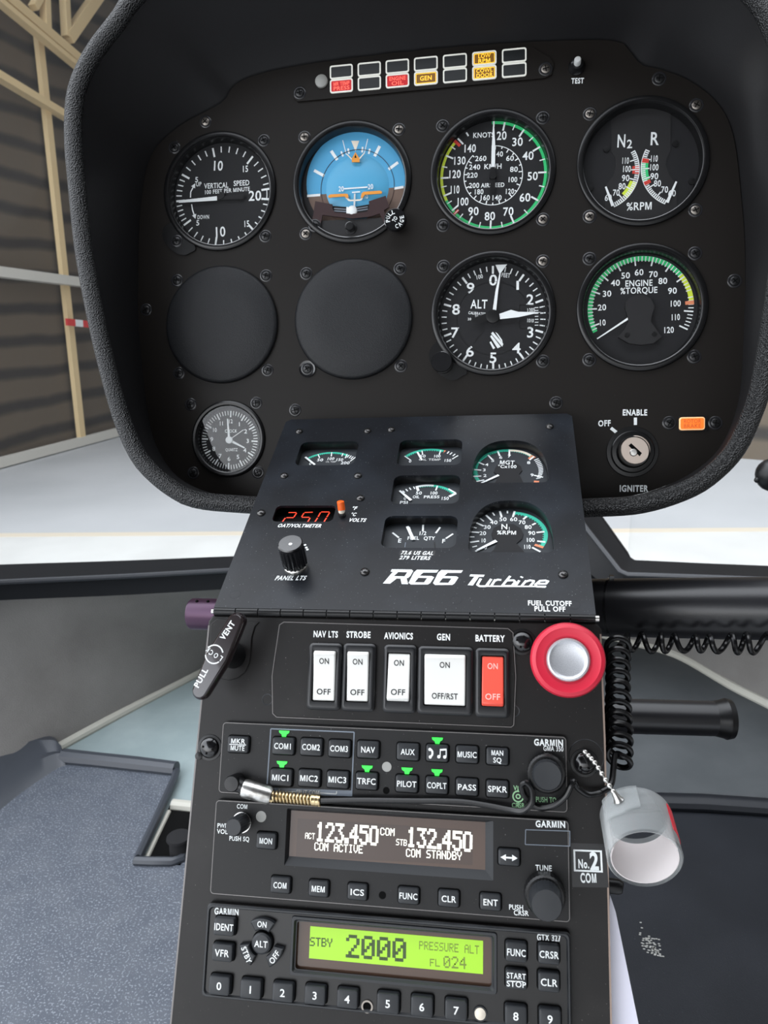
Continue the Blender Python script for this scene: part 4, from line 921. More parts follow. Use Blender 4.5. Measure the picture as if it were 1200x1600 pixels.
mb = MB(); stack(mb, c[0] - .5, c[1], 15.2, 8.0, 1.6, [(0, 0), (1.0, 0), (1.4, .4)], 'brakerim'); stack(mb, c[0] - .5, c[1], 13.8, 6.6, 1.1, [(1.2, 0), (1.55, 0)], 'brake'); mb.text('ROTOR', (c[0] - .5, c[1] + 1.45), 2.3, 1.65, 'braketext', 10, b=1); mb.text('BRAKE', (c[0] - .5, c[1] - 1.45), 2.3, 1.65, 'braketext', 10, b=1); mb.build('lens', t)
screw(t, *P1.L(1046, 661)); screw(t, *P1.L(1118, 661))

# ------------------------------------------------------------------ sloped console cover with the small engine gauges
def bevel(o, w=.0008, seg=2):
    m = o.modifiers.new('edge', 'BEVEL'); m.width = w; m.segments = seg; m.limit_method = 'ANGLE'; m.angle_limit = R_(50); return o
def opening(fr, l, r, tp, bt):
    x0, x1 = fr.L(*l)[0], fr.L(*r)[0]; y1, y0 = fr.L(*tp)[1], fr.L(*bt)[1]
    return (x0 + x1) / 2, (y0 + y1) / 2, x1 - x0, y1 - y0
def dshape(cx, cy, w_, h_, r=3.5, n=36):
    o = []
    for i in range(n + 1):
        a = math.pi * i / n; ca, sa = math.cos(a), math.sin(a); e = 2 / 2.5
        o.append((cx + w_ / 2 * math.copysign(abs(ca) ** e, ca), cy - h_ / 2 + 7 + (h_ - 7) * abs(sa) ** e))
    for i in range(6):
        a = R_(180 + 90 * i / 5); o.append((cx - w_ / 2 + r + r * math.cos(a), cy - h_ / 2 + r + r * math.sin(a)))
    for i in range(6):
        a = R_(270 + 90 * i / 5); o.append((cx + w_ / 2 - r + r * math.cos(a), cy - h_ / 2 + r + r * math.sin(a)))
    return o
G = {'a': opening(P2, (466, 708), (557, 708), (512, 690), (510, 727)), 'b': opening(P2, (622, 709), (721.5, 705), (673, 687), (669, 727)),
     'c': opening(P2, (613, 764.5), (718, 764.5), (666, 742.5), (666, 787)), 'd': opening(P2, (598.5, 830), (714, 830), (657, 806), (655, 856)),
     'e': opening(P2, (738, 735), (856, 735), (798, 688), (798, 754)), 'f': opening(P2, (732.5, 840), (864, 840), (798, 782), (798, 863)),
     'g': opening(P2, (427.5, 805), (522.5, 802.5), (475, 790), (473, 815))}
HOLE = {k: (dshape(*v) if k in 'ef' else rrect(*v, 4.5 if k != 'g' else 3.0, 8)) for k, v in G.items()}
cov = [(0, -.5), (W2, -.5), (W2, L2 - 2), (W2 - 3, L2 + 1), (3, L2 + 1), (0, L2 - 2)]
c = (W2 / 2, L2 / 2); t = Thing(P2, c, 'console_cover', 'sloped black metal console cover holding the small engine gauges', 'cover')
mb = MB(); mb.plate(cov, list(HOLE.values()), -1.6, 0, 'cover'); mb.build('cover_plate', t)
mb = MB(); mb.box(0, 1.5, -.5, L2, -14, -1.6, 'cover'); mb.box(W2 - 1.5, W2, -.5, L2, -14, -1.6, 'cover'); mb.build('side_flange', t)
for p in ((467, 674), (574, 673), (611, 671), (859, 666), (444, 743), (559, 743), (408, 801), (563, 778), (570, 893), (880, 897)): screw(t, *P2.L(*p, .5), 'pan', 0)
for p in ((367, 929), (712, 938), (897, 945)):
    mb = MB(); mb.ringl([(2.5, 0), (2.7, .06), (2.9, 0)], P2.L(*p), 'cover', 32); mb.build('flush_rivet', t)
mb = MB(); ZI = .12; z = P2.zm(590, 660, 3.529)
mb.flat([z(*p) for p in ((125, 706), (320, 708), (314, 735), (118, 732))], .06, 'stickerblack')
mb.tx('73.6 US GAL', z(132, 719), z(307, 722), 2.5, ZI, 'white', 2, .25); mb.tx('279 LITERS', z(124, 746), z(290, 749), 2.5, ZI, 'white', 2, .25)
mb.tx('FUEL CUTOFF', z(829, 996), z(1068, 1000), 2.9, ZI, 'white', 2); mb.tx('PULL OFF', z(865, 1028), z(1034, 1031), 2.9, ZI, 'white', 2)
z = P2.zm(400, 770, 6); mb.tx('OAT/VOLTMETER', z(210, 308), z(612, 311), 2.6, ZI, 'white', 2, .25); mb.tx('PANEL LTS', z(187, 800), z(468, 800), 2.9, ZI, 'white', 2, .25)
mb.tx('\u00b0F', z(903, 146), z(944, 146), 2.6, ZI, 'white', 2, .2); mb.tx('\u00b0C', z(892, 204), z(938, 204), 2.6, ZI, 'white', 2, .2); mb.tx('VOLTS', z(876, 256), z(1030, 258), 2.6, ZI, 'white', 2, .25)
for p in ((460, 490), (472, 515), (482, 533)): mb.disc(z(*p), .7, ZI, 'white', 10)
mb.build('cover_lettering', t, 'white lettering'); mb = MB()
# the model lettering, drawn as slanted polygons
z = P2.zm(590, 880, 4.138)
def glyph(polys):
    for outer, hs in polys:
        if hs:
            rings = [[z(*p) for p in outer]] + [[z(*p) for p in h] for h in hs]
            tri = geometry.tessellate_polygon([[Vector((x, y, 0)) for x, y in r] for r in rings]); allp = [p for r in rings for p in r]; mb.add([(x, y, ZI) for x, y in allp], [tuple(a) for a in tri], 'white')
        else: mb.flat([z(*p) for p in outer], ZI, 'white')
glyph([([(92, 40), (220, 42), (231, 51), (212, 84), (198, 96), (188, 99), (198, 137), (156, 136), (148, 101), (124, 100), (80, 134), (34, 132), (92, 64), (100, 58), (84, 56)], [[(134, 58), (192, 60), (174, 86), (106, 84)]]),
       ([(255, 43), (395, 45), (382, 62), (296, 62), (272, 82), (350, 84), (366, 92), (340, 130), (325, 139), (215, 139), (200, 128), (235, 60)], [[(264, 96), (320, 97), (300, 125), (240, 124)]]),
       ([(412, 45), (552, 47), (540, 64), (453, 64), (430, 84), (510, 86), (523, 94), (497, 133), (482, 142), (372, 142), (358, 130), (392, 62)], [[(421, 98), (478, 99), (457, 128), (397, 127)]])])
glyph([([(600, 73), (692, 76), (685, 90), (655, 90), (617, 145), (582, 143), (625, 88), (594, 86)], [])])
W_ = 2.9
def stroke(pts, w_=W_):
    q = [z(*p) for p in pts]
    for a, b in zip(q, q[1:]): mb.line(a, b, w_ * .43, ZI, 'white', w_ * .43)
    for i_, a in enumerate(q[1:-1]): mb.disc(a, w_ * .43 / 2, ZI + .05 + .003 * i_, 'white', 8)
stroke([(668, 100), (645, 140), (660, 150), (700, 150), (735, 103)]); stroke([(735, 103), (706, 148)]); stroke([(762, 106), (735, 148)]); stroke([(752, 118), (775, 108), (800, 110)]); stroke([(700, 150), (1090, 152)], 2.2)
stroke([(858, 84), (805, 148)]); stroke([(832, 114), (880, 112), (890, 122), (868, 148), (805, 148)]); stroke([(916, 112), (890, 150)]); stroke([(928, 95), (935, 88)], 3.4)
stroke([(962, 112), (930, 150)]); stroke([(952, 122), (985, 112), (1010, 116), (1005, 128), (985, 150)]); stroke([(1035, 134), (1088, 134), (1102, 118), (1085, 113), (1050, 115), (1020, 140), (1028, 152), (1085, 154)])
mb.build('model_lettering', t, 'large slanted white lettering')

GZ = -6.0
def gauge(k, name, label):
    cx_, cy_, w_, h_ = G[k]; t = Thing(P2, (cx_, cy_), name, label, 'gauge', 'small engine gauges in the console cover')
    mb = MB(); sh = [(cx_ + (x - cx_) * 1.0, cy_ + (y - cy_) * 1.0) for x, y in HOLE[k]]
    big = [(cx_ + (x - cx_) * 1.12, cy_ + (y - cy_) * 1.18) for x, y in HOLE[k]]
    mb.prism(big, GZ - 1.5, GZ - .15, 'gaugeface'); mb.build('dial_face', t)
    mb = MB(); o1 = [(cx_ + (x - cx_) * 1.01, cy_ + (y - cy_) * 1.015) for x, y in HOLE[k]]
    mb.loops([[(x, y, zz) for x, y in big2] for big2, zz in ((o1, -1.7), (big, -1.7), (big, GZ), (o1, GZ))], 'black', ring=True); mb.build('case', t)
    return t
def bandz(mb, z, p0, p1, p2, w_, m, zz=GZ, n=24):
    cc, r = circ3(z(*p0), z(*p1), z(*p2)); f = lambda p: D_(math.atan2(z(*p)[0] - cc[0], z(*p)[1] - cc[1]))
    a0, a2 = f(p0), f(p2); a1 = f(p1)
    if not (min(a0, a2) <= a1 <= max(a0, a2)): a2 += 360 if a2 < a0 else -360
    mb.arc(cc, r, r - w_, a0, a2, zz, m, n); return cc, r, a0, a2
def saw(mb, cc, r, w_, a0, a1, n, m, zz=GZ):
    for i in range(n): mb.tick(cc, a0 + (a1 - a0) * (i + .5) / n, r - w_ + .05, r - w_ - .7, .7, zz, m, .5)
# gauge a
t = gauge('a', 'oil_temperature_gauge', 'small gauge with green arc from zero to two hundred, alone at the cover top-left'); z = P2.zm(440, 650, 5, GZ); mb = MB()
cc, r, a0, a2 = bandz(mb, z, (205, 325), (390, 282), (528, 306), 1.2, 'teal'); saw(mb, cc, r, 1.2, a0, a2, 22, 'teal')
for p, q in (((285, 300), (297, 328)), ((392, 284), (388, 316)), ((512, 298), (497, 330)), ((480, 292), (470, 316))): mb.line(z(*p), z(*q), .7, GZ + .04, 'white')
for p, q in (((530, 305), (510, 325)), ((545, 310), (527, 330)), ((560, 317), (540, 337)), ((578, 322), (535, 355))): mb.line(z(*p), z(*q), .7, GZ + .04, 'white')
for s, x, y, w_ in (('0', 225, 371, 14), ('50', 301, 343, 44), ('100', 383, 333, 55), ('150', 452, 341, 56), ('200', 497, 366, 66)): mb.tx(s, z(x - w_ / 2, y), z(x + w_ / 2, y), 2.6, GZ, 'white', 1)
mb.tx('OIL TEMP', z(345, 357), z(425, 357), 1.6, GZ, 'whitedim', 0); mb.build('dial_marking', t); mb = MB(); mb.line(P2.zm(440, 650, 5, GZ + .8)(185, 320), P2.zm(440, 650, 5, GZ + .8)(260, 380), 1.3, GZ + .8, 'white'); mb.build('needle', t)
# gauge b
t = gauge('b', 'fuel_temperature_gauge', 'small gauge with green arc and orange tick, top of the middle column'); z = P2.zm(610, 670, 7.615, GZ); mb = MB()
cc, r, a0, a2 = bandz(mb, z, (168, 325), (440, 238), (640, 256), 1.7, 'teal'); saw(mb, cc, r, 1.7, a0, a2, 16, 'teal')
bandz(mb, z, (640, 256), (650, 257), (662, 260), 3.2, 'orangemark', GZ + .03, 3)
for p, q in (((168, 325), (240, 372)), ((375, 262), (385, 310)), ((600, 255), (580, 310))): mb.line(z(*p), z(*q), .7, GZ + .04, 'white')
for p, q in (((698, 270), (675, 297)), ((735, 282), (707, 308)), ((772, 300), (742, 325)), ((806, 318), (735, 362))): mb.line(z(*p), z(*q), .8, GZ + .04, 'white')
for s, x, y, w_ in (('0', 235, 385, 24), ('50', 385, 325, 64), ('100', 555, 325, 82), ('150', 680, 376, 84)): mb.tx(s, z(x - w_ / 2, y), z(x + w_ / 2, y), 2.6, GZ, 'white', 1)
mb.tx('OIL TEMP', z(340, 366), z(595, 366), 2.0, GZ, 'whitedim', 1); mb.build('dial_marking', t); z2 = P2.zm(610, 670, 7.615, GZ + .8); mb = MB(); mb.line(z2(320, 275), z2(375, 372), 1.2, GZ + .8, 'white'); mb.build('needle', t)
# gauge c
t = gauge('c', 'oil_pressure_gauge', 'small gauge with white and green arc reading PSI, middle of the middle column'); z = P2.zm(610, 670, 7.615, GZ); mb = MB()
cc, r, a0, a2 = bandz(mb, z, (308, 682), (530, 668), (778, 768), 1.5, 'teal'); bandz(mb, z, (308, 682), (420, 664), (520, 668), 1.6, 'white', GZ + .02); saw(mb, cc, r, 1.5, a0, a2, 18, 'teal')
mb.line(z(312, 682), z(332, 740), 1.5, GZ + .04, 'white'); mb.line(z(560, 678), z(540, 735), .9, GZ + .04, 'white'); mb.line(z(780, 768), z(700, 808), 1.7, GZ + .04, 'white'); mb.line(z(690, 715), z(780, 768), 1.0, GZ + .04, 'white')
for p, q in (((145, 738), (170, 760)), ((183, 718), (206, 743)), ((226, 700), (245, 727)), ((276, 688), (290, 716))): mb.line(z(*p), z(*q), .7, GZ + .04, 'white')
for s, x, y, w_, h_ in (('0', 174, 826, 26, 2.6), ('50', 338, 764, 68, 2.6), ('100', 515, 764, 88, 2.6), ('150', 648, 828, 90, 2.6), ('OIL', 305, 810, 76, 2.3), ('PRESS', 490, 810, 185, 2.3), ('PSI', 160, 876, 94, 2.4)): mb.tx(s, z(x - w_ / 2, y), z(x + w_ / 2, y), h_, GZ, 'white', 1)
mb.build('dial_marking', t); z2 = P2.zm(610, 670, 7.615, GZ + .8); mb = MB(); mb.line(z2(110, 735), z2(245, 850), 1.2, GZ + .8, 'white', 1.7); mb.build('needle', t)
# gauge d
t = gauge('d', 'fuel_gauge', 'wide small fuel quantity gauge marked E to F, lowest of the middle column'); z = P2.zm(610, 670, 7.615, GZ); mb = MB()
for p, q in (((25, 1236), (100, 1296)), ((220, 1168), (240, 1215)), ((390, 1143), (386, 1220)), ((592, 1172), (540, 1242)), ((746, 1250), (660, 1306))): mb.line(z(*p), z(*q), 1.0, GZ + .04, 'white')
for s, x, y, w_, h_ in (('E', 110, 1330, 36, 3.0), ('F', 632, 1336, 34, 3.0), ('1/2', 382, 1243, 88, 2.9), ('FUEL', 272, 1300, 135, 2.6), ('QTY', 462, 1302, 130, 2.6)): mb.tx(s, z(x - w_ / 2, y), z(x + w_ / 2, y), h_, GZ, 'white', 1)
mb.line(z(180, 1352), z(172, 1410), .4, GZ, 'greyinkline'); mb.line(z(522, 1350), z(530, 1412), .6, GZ, 'black'); mb.build('dial_marking', t)
z2 = P2.zm(610, 670, 7.615, GZ + .8); mb = MB(); mb.line(z2(200, 1160), z2(275, 1318), 1.6, GZ + .8, 'white', 1.8); mb.build('needle', t)
# gauge e
t = gauge('e', 'gas_temperature_gauge', 'larger arched MGT gauge with teal arc, upper of the two arched gauges'); z = P2.zm(590, 660, 3.529, GZ); mb = MB()
cc, r, a0, a2 = bandz(mb, z, (548, 325), (528, 255), (590, 182), 2.0, 'teal'); bandz(mb, z, (528, 262), (600, 172), (725, 150), 2.0, 'teal'); cc, r, a0, a2 = bandz(mb, z, (535, 295), (620, 165), (868, 190), 1.8, 'teal'); bandz(mb, z, (730, 150), (800, 158), (850, 180), 1.9, 'cream', GZ + .02)
saw(mb, cc, r, 1.8, a0, a2, 34, 'teal'); bandz(mb, z, (848, 180), (858, 184), (872, 192), 4.0, 'orangemark', GZ + .03, 3)
bandz(mb, z, (546, 322), (532, 300), (528, 270), 2.0, 'teal')
for p, q in (((545, 326), (588, 318)), ((528, 298), (572, 296)), ((530, 260), (572, 264)), ((556, 220), (588, 234)), ((608, 180), (632, 205)), ((662, 158), (674, 186)), ((727, 150), (726, 186)), ((862, 188), (838, 208))): mb.line(z(*p), z(*q), 1.0, GZ + .05, 'white')
for i in range(13):
    a = -40 + i * 5.2; p = (868 + 22 * math.sin(R_(i * 13)) , 205 + i * 9.0); mb.line(z(875 + 38 * math.sin(R_(20 + i * 10)), 200 + i * 8.8), z(850 + 38 * math.sin(R_(20 + i * 10)), 210 + i * 8.4), .7, GZ + .05, 'white')
mb.line(z(862, 292), z(912, 303), 1.0, GZ + .05, 'white'); mb.line(z(862, 327), z(890, 329), 1.9, GZ + .05, 'orangemark')
for s, x, y in (('2', 592, 293), ('3', 588, 262), ('4', 602, 233), ('5', 635, 210), ('6', 679, 193), ('7', 726, 186), ('8', 833, 222), ('9', 852, 290)): mb.tx(s, z(x - 8, y), z(x + 8, y), 2.5, GZ, 'white', 1)
mb.tx('MGT', z(674, 224), z(754, 226), 3.6, GZ + .55, 'white', 1); mb.tx('\u00b0Cx100', z(664, 247), z(765, 248), 2.8, GZ + .55, 'white', 1); mb.tx('1', z(598, 322), z(606, 322), 2.2, GZ, 'white', 1); mb.build('dial_marking', t)
z2 = P2.zm(590, 660, 3.529, GZ + .8); mb = MB(); mb.line(z2(572, 334), z2(668, 290), 1.0, GZ + .8, 'white', 1.6); mb.build('needle', t)
mb = MB(); mb.prism([z2(*p) for p in ((648, 250), (660, 232), (700, 215), (765, 222), (790, 240), (797, 262), (780, 283), (812, 345), (640, 345), (668, 290), (640, 272))], GZ, GZ + .5, 'dial'); 
mb.build('pivot_cover', t)
# gauge f
t = gauge('f', 'turbine_speed_gauge', 'larger arched N1 percent RPM gauge, lower of the two arched gauges'); z = P2.zm(590, 660, 3.529, GZ); mb = MB()
cc, r, a0, a2 = bandz(mb, z, (752, 492), (925, 575), (912, 690), 2.0, 'teal', n=30); saw(mb, cc, r, 2.0, a0, a2, 20, 'teal')
for p, q in (((540, 712), (590, 688)), ((510, 662), (560, 655)), ((508, 604), (560, 608)), ((540, 552), (585, 572)), ((598, 512), (630, 542)), ((674, 490), (684, 522)), ((756, 490), (746, 522)), ((822, 518), (803, 535)), ((872, 556), (852, 566)), ((920, 603), (876, 608)), ((925, 660), (880, 655)), ((898, 714), (852, 690))): mb.line(z(*p), z(*q), 1.1, GZ + .05, 'white')
for p, q in (((522, 688), (548, 682)), ((508, 632), (534, 632)), ((522, 576), (546, 584)), ((566, 530), (586, 546)), ((634, 498), (645, 514)), ((716, 488), (716, 502))): mb.line(z(*p), z(*q), .8, GZ + .05, 'white')
mb.line(z(866, 675), z(914, 690), 1.6, GZ + .06, 'orangemark')
for s, x, y, w_ in (('10', 583, 651, 26), ('20', 580, 611, 34), ('30', 604, 577, 36), ('40', 641, 551, 38), ('50', 691, 534, 38), ('60', 750, 534, 38), ('70', 796, 551, 36), ('80', 830, 577, 36), ('90', 850, 610, 36), ('100', 842, 648, 46), ('110', 824, 686, 38), ('0', 595, 688, 14)): mb.tx(s, z(x - w_ / 2, y), z(x + w_ / 2, y), 2.9, GZ, 'white', 1)
mb.tx('N', z(682, 579), z(716, 579), 4.0, GZ + .55, 'white', 1); mb.tx('1', z(722, 590), z(730, 590), 2.6, GZ + .55, 'white', 1); mb.tx('%RPM', z(660, 611), z(764, 613), 2.9, GZ + .55, 'white', 1); mb.build('dial_marking', t)
z2 = P2.zm(590, 660, 3.529, GZ + .8); mb = MB(); mb.line(z2(548, 704), z2(655, 652), 1.1, GZ + .8, 'white', 2.0); mb.build('needle', t)
mb = MB(); mb.prism([z2(*p) for p in ((628, 610), (640, 580), (680, 558), (750, 558), (790, 582), (803, 612), (795, 640), (765, 665), (800, 700), (815, 722), (615, 722), (640, 700), (660, 660), (635, 635))], GZ, GZ + .5, 'dial'); mb.build('pivot_cover', t)
# digital display
cx_, cy_, w_, h_ = G['g']; t = Thing(P2, (cx_, cy_), 'voltmeter_display', 'red digit display set in the cover above the ribbed knob', 'display')
mb = MB(); mb.prism(rrect(cx_, cy_ + 4, w_ + 8, h_ + 16, 2), GZ - 1.5, GZ - .2, 'dark'); mb.build('screen', t)
mb = MB(); big = rrect(cx_, cy_ + 4, w_ + 8, h_ + 16, 3, 8); o1 = rrect(cx_, cy_, w_ + .5, h_ + .5, 3, 8); mb.loops([[(x, y, zz) for x, y in b2] for b2, zz in ((o1, -1.7), (big, -1.7), (big, GZ - .1))], 'black', False, False); mb.build('case', t)
z = P2.zm(400, 770, 6, GZ); mb = MB()
def seg(p, q): mb.line(z(*p), z(*q), .75, GZ, 'seg')
for p, q in (((305, 185), (378, 185)), ((380, 190), (355, 228)), ((352, 233), (285, 233)), ((275, 235), (238, 285)), ((455, 185), (532, 182)), ((450, 190), (428, 225)), ((430, 230), (500, 230)), ((508, 235), (478, 285)), ((610, 180), (688, 180)), ((605, 185), (583, 225)), ((578, 235), (548, 280)), ((690, 185), (664, 228)), ((660, 235), (630, 285)), ((238, 288), (300, 288)), ((400, 290), (478, 290)), ((545, 288), (625, 288))): seg(p, q)
mb.disc(z(520, 292), .5, GZ, 'seg', 8); mb.build('digits', t, 'glowing red digits')
# dimmer knob
c = P2.L(462.5, 886); t = Thing(P2, c, 'dimmer_knob', 'black ribbed panel light knob with silver base ring on the cover', 'knob')
mb = MB(); mb.lathec([(6.0, 0), (6.0, 1.6), (5.4, 2.4)], c, 'silver', 40); mb.build('base_ring', t, 'silver base ring')
hk = 16.5; mb = MB(); mb.lathec([(5.2, 2.2), (6.3, 2.6), (6.3, hk - 2)], c, 'gloss', 72, lambda i, r, zz: 1.0 if i % 4 < 2 else .93); mb.lathec([(6.2, hk - 2), (6.2, hk - .6), (5.7, hk)], c, 'gloss', 48); mb.build('ribbed_grip', t)
mb = MB(); mb.disc((c[0] + .3, c[1] - .8), .95, hk + .08, 'white', 16); mb.build('index_dot', t, 'white dot')
c = P2.L(535, 806); t = Thing(P2, c, 'toggle_switch', 'small orange-tipped toggle switch beside the red digits', 'switch')
mb = MB(); mb.lathec([(2.1, 0), (2.0, 1.8), (1.8, 2.2)], c, 'gloss', 20); mb.build('collar', t)
mb = MB(); mb.tube([(c[0], c[1], 0), (c[0] - .2, c[1] + .9, 2.2), (c[0] - .2, c[1] + 1.4, 3.4)], [1.6, 1.8, 1.9], 'batwhite', 16); mb.build('lever', t); mb = MB(); mb.tube(catmull([(c[0] - .2, c[1] + 1.3, 3.2), (c[0] - .4, c[1] + 2.6, 6.0), (c[0] - .5, c[1] + 3.1, 7.2), (c[0] - .5, c[1] + 3.3, 7.8)], 3), [2.0] * 7 + [1.9, 1.5, .5], 'orangebat', 18); mb.build('lever_tip', t, 'orange lever tip')

# ------------------------------------------------------------------ avionics console front
lx = [P3.L(*p)[0] for p in ((325, 975), (310, 1128), (265, 1600))]; ly = [P3.L(*p)[1] for p in ((325, 975), (310, 1128), (265, 1600))]
rx_ = [P3.L(*p)[0] for p in ((940, 985), (946, 1128), (955, 1540))]
def xl(y): return np.interp(y, ly[::-1], lx[::-1])
YB = -330.0; slope = (lx[2] - lx[1]) / (ly[2] - ly[1])
xlb = lx[2] + slope * (YB - ly[2]); xrb = rx_[2] + .5
t = Thing(P3, (W2 / 2, -150), 'avionics_console', 'black avionics console front carrying switches and radios', 'console')
ol = [(lx[0] + 2, -4), (rx_[0] - 2, -4), (rx_[0], -7), (rx_[1], ly[1]), (rx_[2], -200), (xrb, YB), (xlb, YB), (lx[2], ly[2]), (lx[1], ly[1]), (lx[0], -7)]
mb = MB(); mb.prism(ol, -2, 0, 'face'); o = mb.build('front_panel', t); bevel(o, .0012, 3)
mb = MB(); n = 16; kw = W2 / n
for i in range(n): mb.tube([(i * kw + .25, -2.2, -.6), ((i + 1) * kw - .25, -2.2, -.6)], 2.0, 'black', 14)
mb.tube([(0, -2.2, -.6), (W2, -2.2, -.6)], 1.0, 'black', 10); mb.tube([(W2 - .2, -2.2, -.6), (W2 + 1.4, -2.2, -.6)], 1.5, 'silver', 12); mb.tube([(.2, -2.2, -.6), (-1.2, -2.2, -.6)], 1.2, 'silver', 12); mb.build('hinge', t)
# side walls from the hinge to the panel and down to the floor
def p3(pt): q = WM.T @ np.array(pt); d = q - P3.O; return (float(d @ P3.u), float(d @ P3.up), float(d @ P3.n))
def p2to3(x, y, z_=0): q = P2.O + P2.u * x + P2.up * y + P2.n * z_ - P3.O; return (float(q @ P3.u), float(q @ P3.up), float(q @ P3.n))
for xa, xb_, xc, sg in ((0, lx[0], xlb, 1), (W2, rx_[0], xrb, -1)):
    A = p2to3(xa + sg * 1.7, 0, -2.5); B = p2to3(xa + sg * 1.7, L2, -2.5); D = (xc + sg * 2, YB, -2.2)
    E_ = (B[0], B[1] - 90, B[2] - 230); F_ = (D[0], YB, -380)
    poly = [A, B, E_, F_, D, (xb_ + sg * 2, -8, -2.2)]
    mb = MB(); mb.loops([[p for p in poly], [(p[0] + sg * 1.5, p[1], p[2]) for p in poly]], 'face'); mb.build('side_panel', t)
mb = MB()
for e, m_ in ((((lx[0] + .5, -9), (lx[1] + .5, ly[1]), (lx[2] + .5, ly[2]), (xlb + .5, YB + 2)), 'edgewearglint'), (((rx_[0] - .5, -9), (rx_[1] - .5, ly[1]), (rx_[2] - .5, -200), (xrb - .5, YB + 2)), 'edgewarm')):  # strips paint the bevel's highlight together with its wear
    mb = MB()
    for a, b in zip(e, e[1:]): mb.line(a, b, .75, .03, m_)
    mb.build('worn_edge_glint', t, 'worn pale edge with painted highlight')
screw(t, *P3.L(328, 1168), 'big'); screw(t, *P3.L(816, 1003), 'big'); screw(t, *P3.L(913, 1192), 'big')
mb = MB(); mb.ringl([(7.2, 0), (7.4, .15), (7.6, 0)], P3.L(916, 1183), 'button', 40)
mb.build('grommet', t)
for p in ((803, 1111), (797, 1032), (418, 1093)): mb = MB(); mb.ringl([(2.2, 0), (2.5, .12), (2.7, 0)], P3.L(*p), 'button', 24); mb.build('rivet', t)
mb = MB(); mb.lathec([(1.8, 0), (1.7, .8), (.3, 1.1)], P3.L(311, 1181), 'black', 20); mb.build('rivet', t)
# raised switch plate
z1 = P3.zm(280, 930, 3.333); zr = P3.zm(600, 930, 3.158)
mb = MB(); sp = [z1(548, 140), zr(612, 165), zr(636, 185), zr(650, 400), zr(640, 640), zr(628, 650), z1(510, 634), z1(490, 615), z1(487, 420), z1(525, 155)]
mb.prism([P3.L(388, 1010) if False else p for p in sp], 0, 1.0, 'face'); o = mb.build('switch_plate', t); bevel(o, .0006, 2)
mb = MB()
for a, b in zip(sp, sp[1:] + sp[:1]): mb.line(a, b, .35, 1.0, 'edgewearglint')  # outline paints the highlight on the plate's worn edge
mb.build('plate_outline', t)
mb = MB(); q = [z1(*p) for p in ((165, 150), (200, 122), (420, 140), (396, 165), (380, 220), (374, 300), (368, 352), (345, 400), (305, 432), (262, 444), (220, 436), (185, 412), (160, 370))]; mb.prism(q, 0, .7, 'face'); o = mb.build('handle_plate', t); bevel(o, .0005, 2)
mb = MB(); ZI = 1.12
for s, p, q_ in (('NAV LTS', z1(703, 202), z1(828, 205)), ('STROBE', z1(875, 205), z1(997, 207)), ('AVIONICS', zr(5, 200), zr(143, 203)), ('GEN', zr(263, 206), zr(327, 208)), ('BATTERY', zr(452, 212), zr(593, 215))): mb.tx(s, p, q_, 2.75, ZI, 'white', 2)
mb.build('switch_lettering', t, 'white lettering')
z = P3.zm(580, 1260, 3.158); mb = MB()
mb.flat([z(*p) for p in ((985, 180), (1158, 186), (1172, 400), (992, 398))], .06, 'stickerblack')
bx = [z(*p) for p in ((997, 212), (1138, 217), (1143, 326), (1000, 320))]; cxm = sum(p[0] for p in bx) / 4; cym = sum(p[1] for p in bx) / 4
for i in range(4):
    a, b = bx[i], bx[(i + 1) % 4]; ai, bi = [(cxm + (p[0] - cxm) * .87, cym + (p[1] - cym) * .84) for p in (a, b)]; mb.flat([a, b, bi, ai], .12, 'white')
mb.tx('No.', z(1022, 282), z(1074, 284), 3.3, .12, 'white', 2); mb.tx('2', z(1082, 269), z(1118, 270), 6.6, .12, 'white', 2); mb.tx('COM', z(1033, 352), z(1111, 354), 3.6, .12, 'white', 2); mb.build('radio_sticker', t, 'black sticker with white lettering')

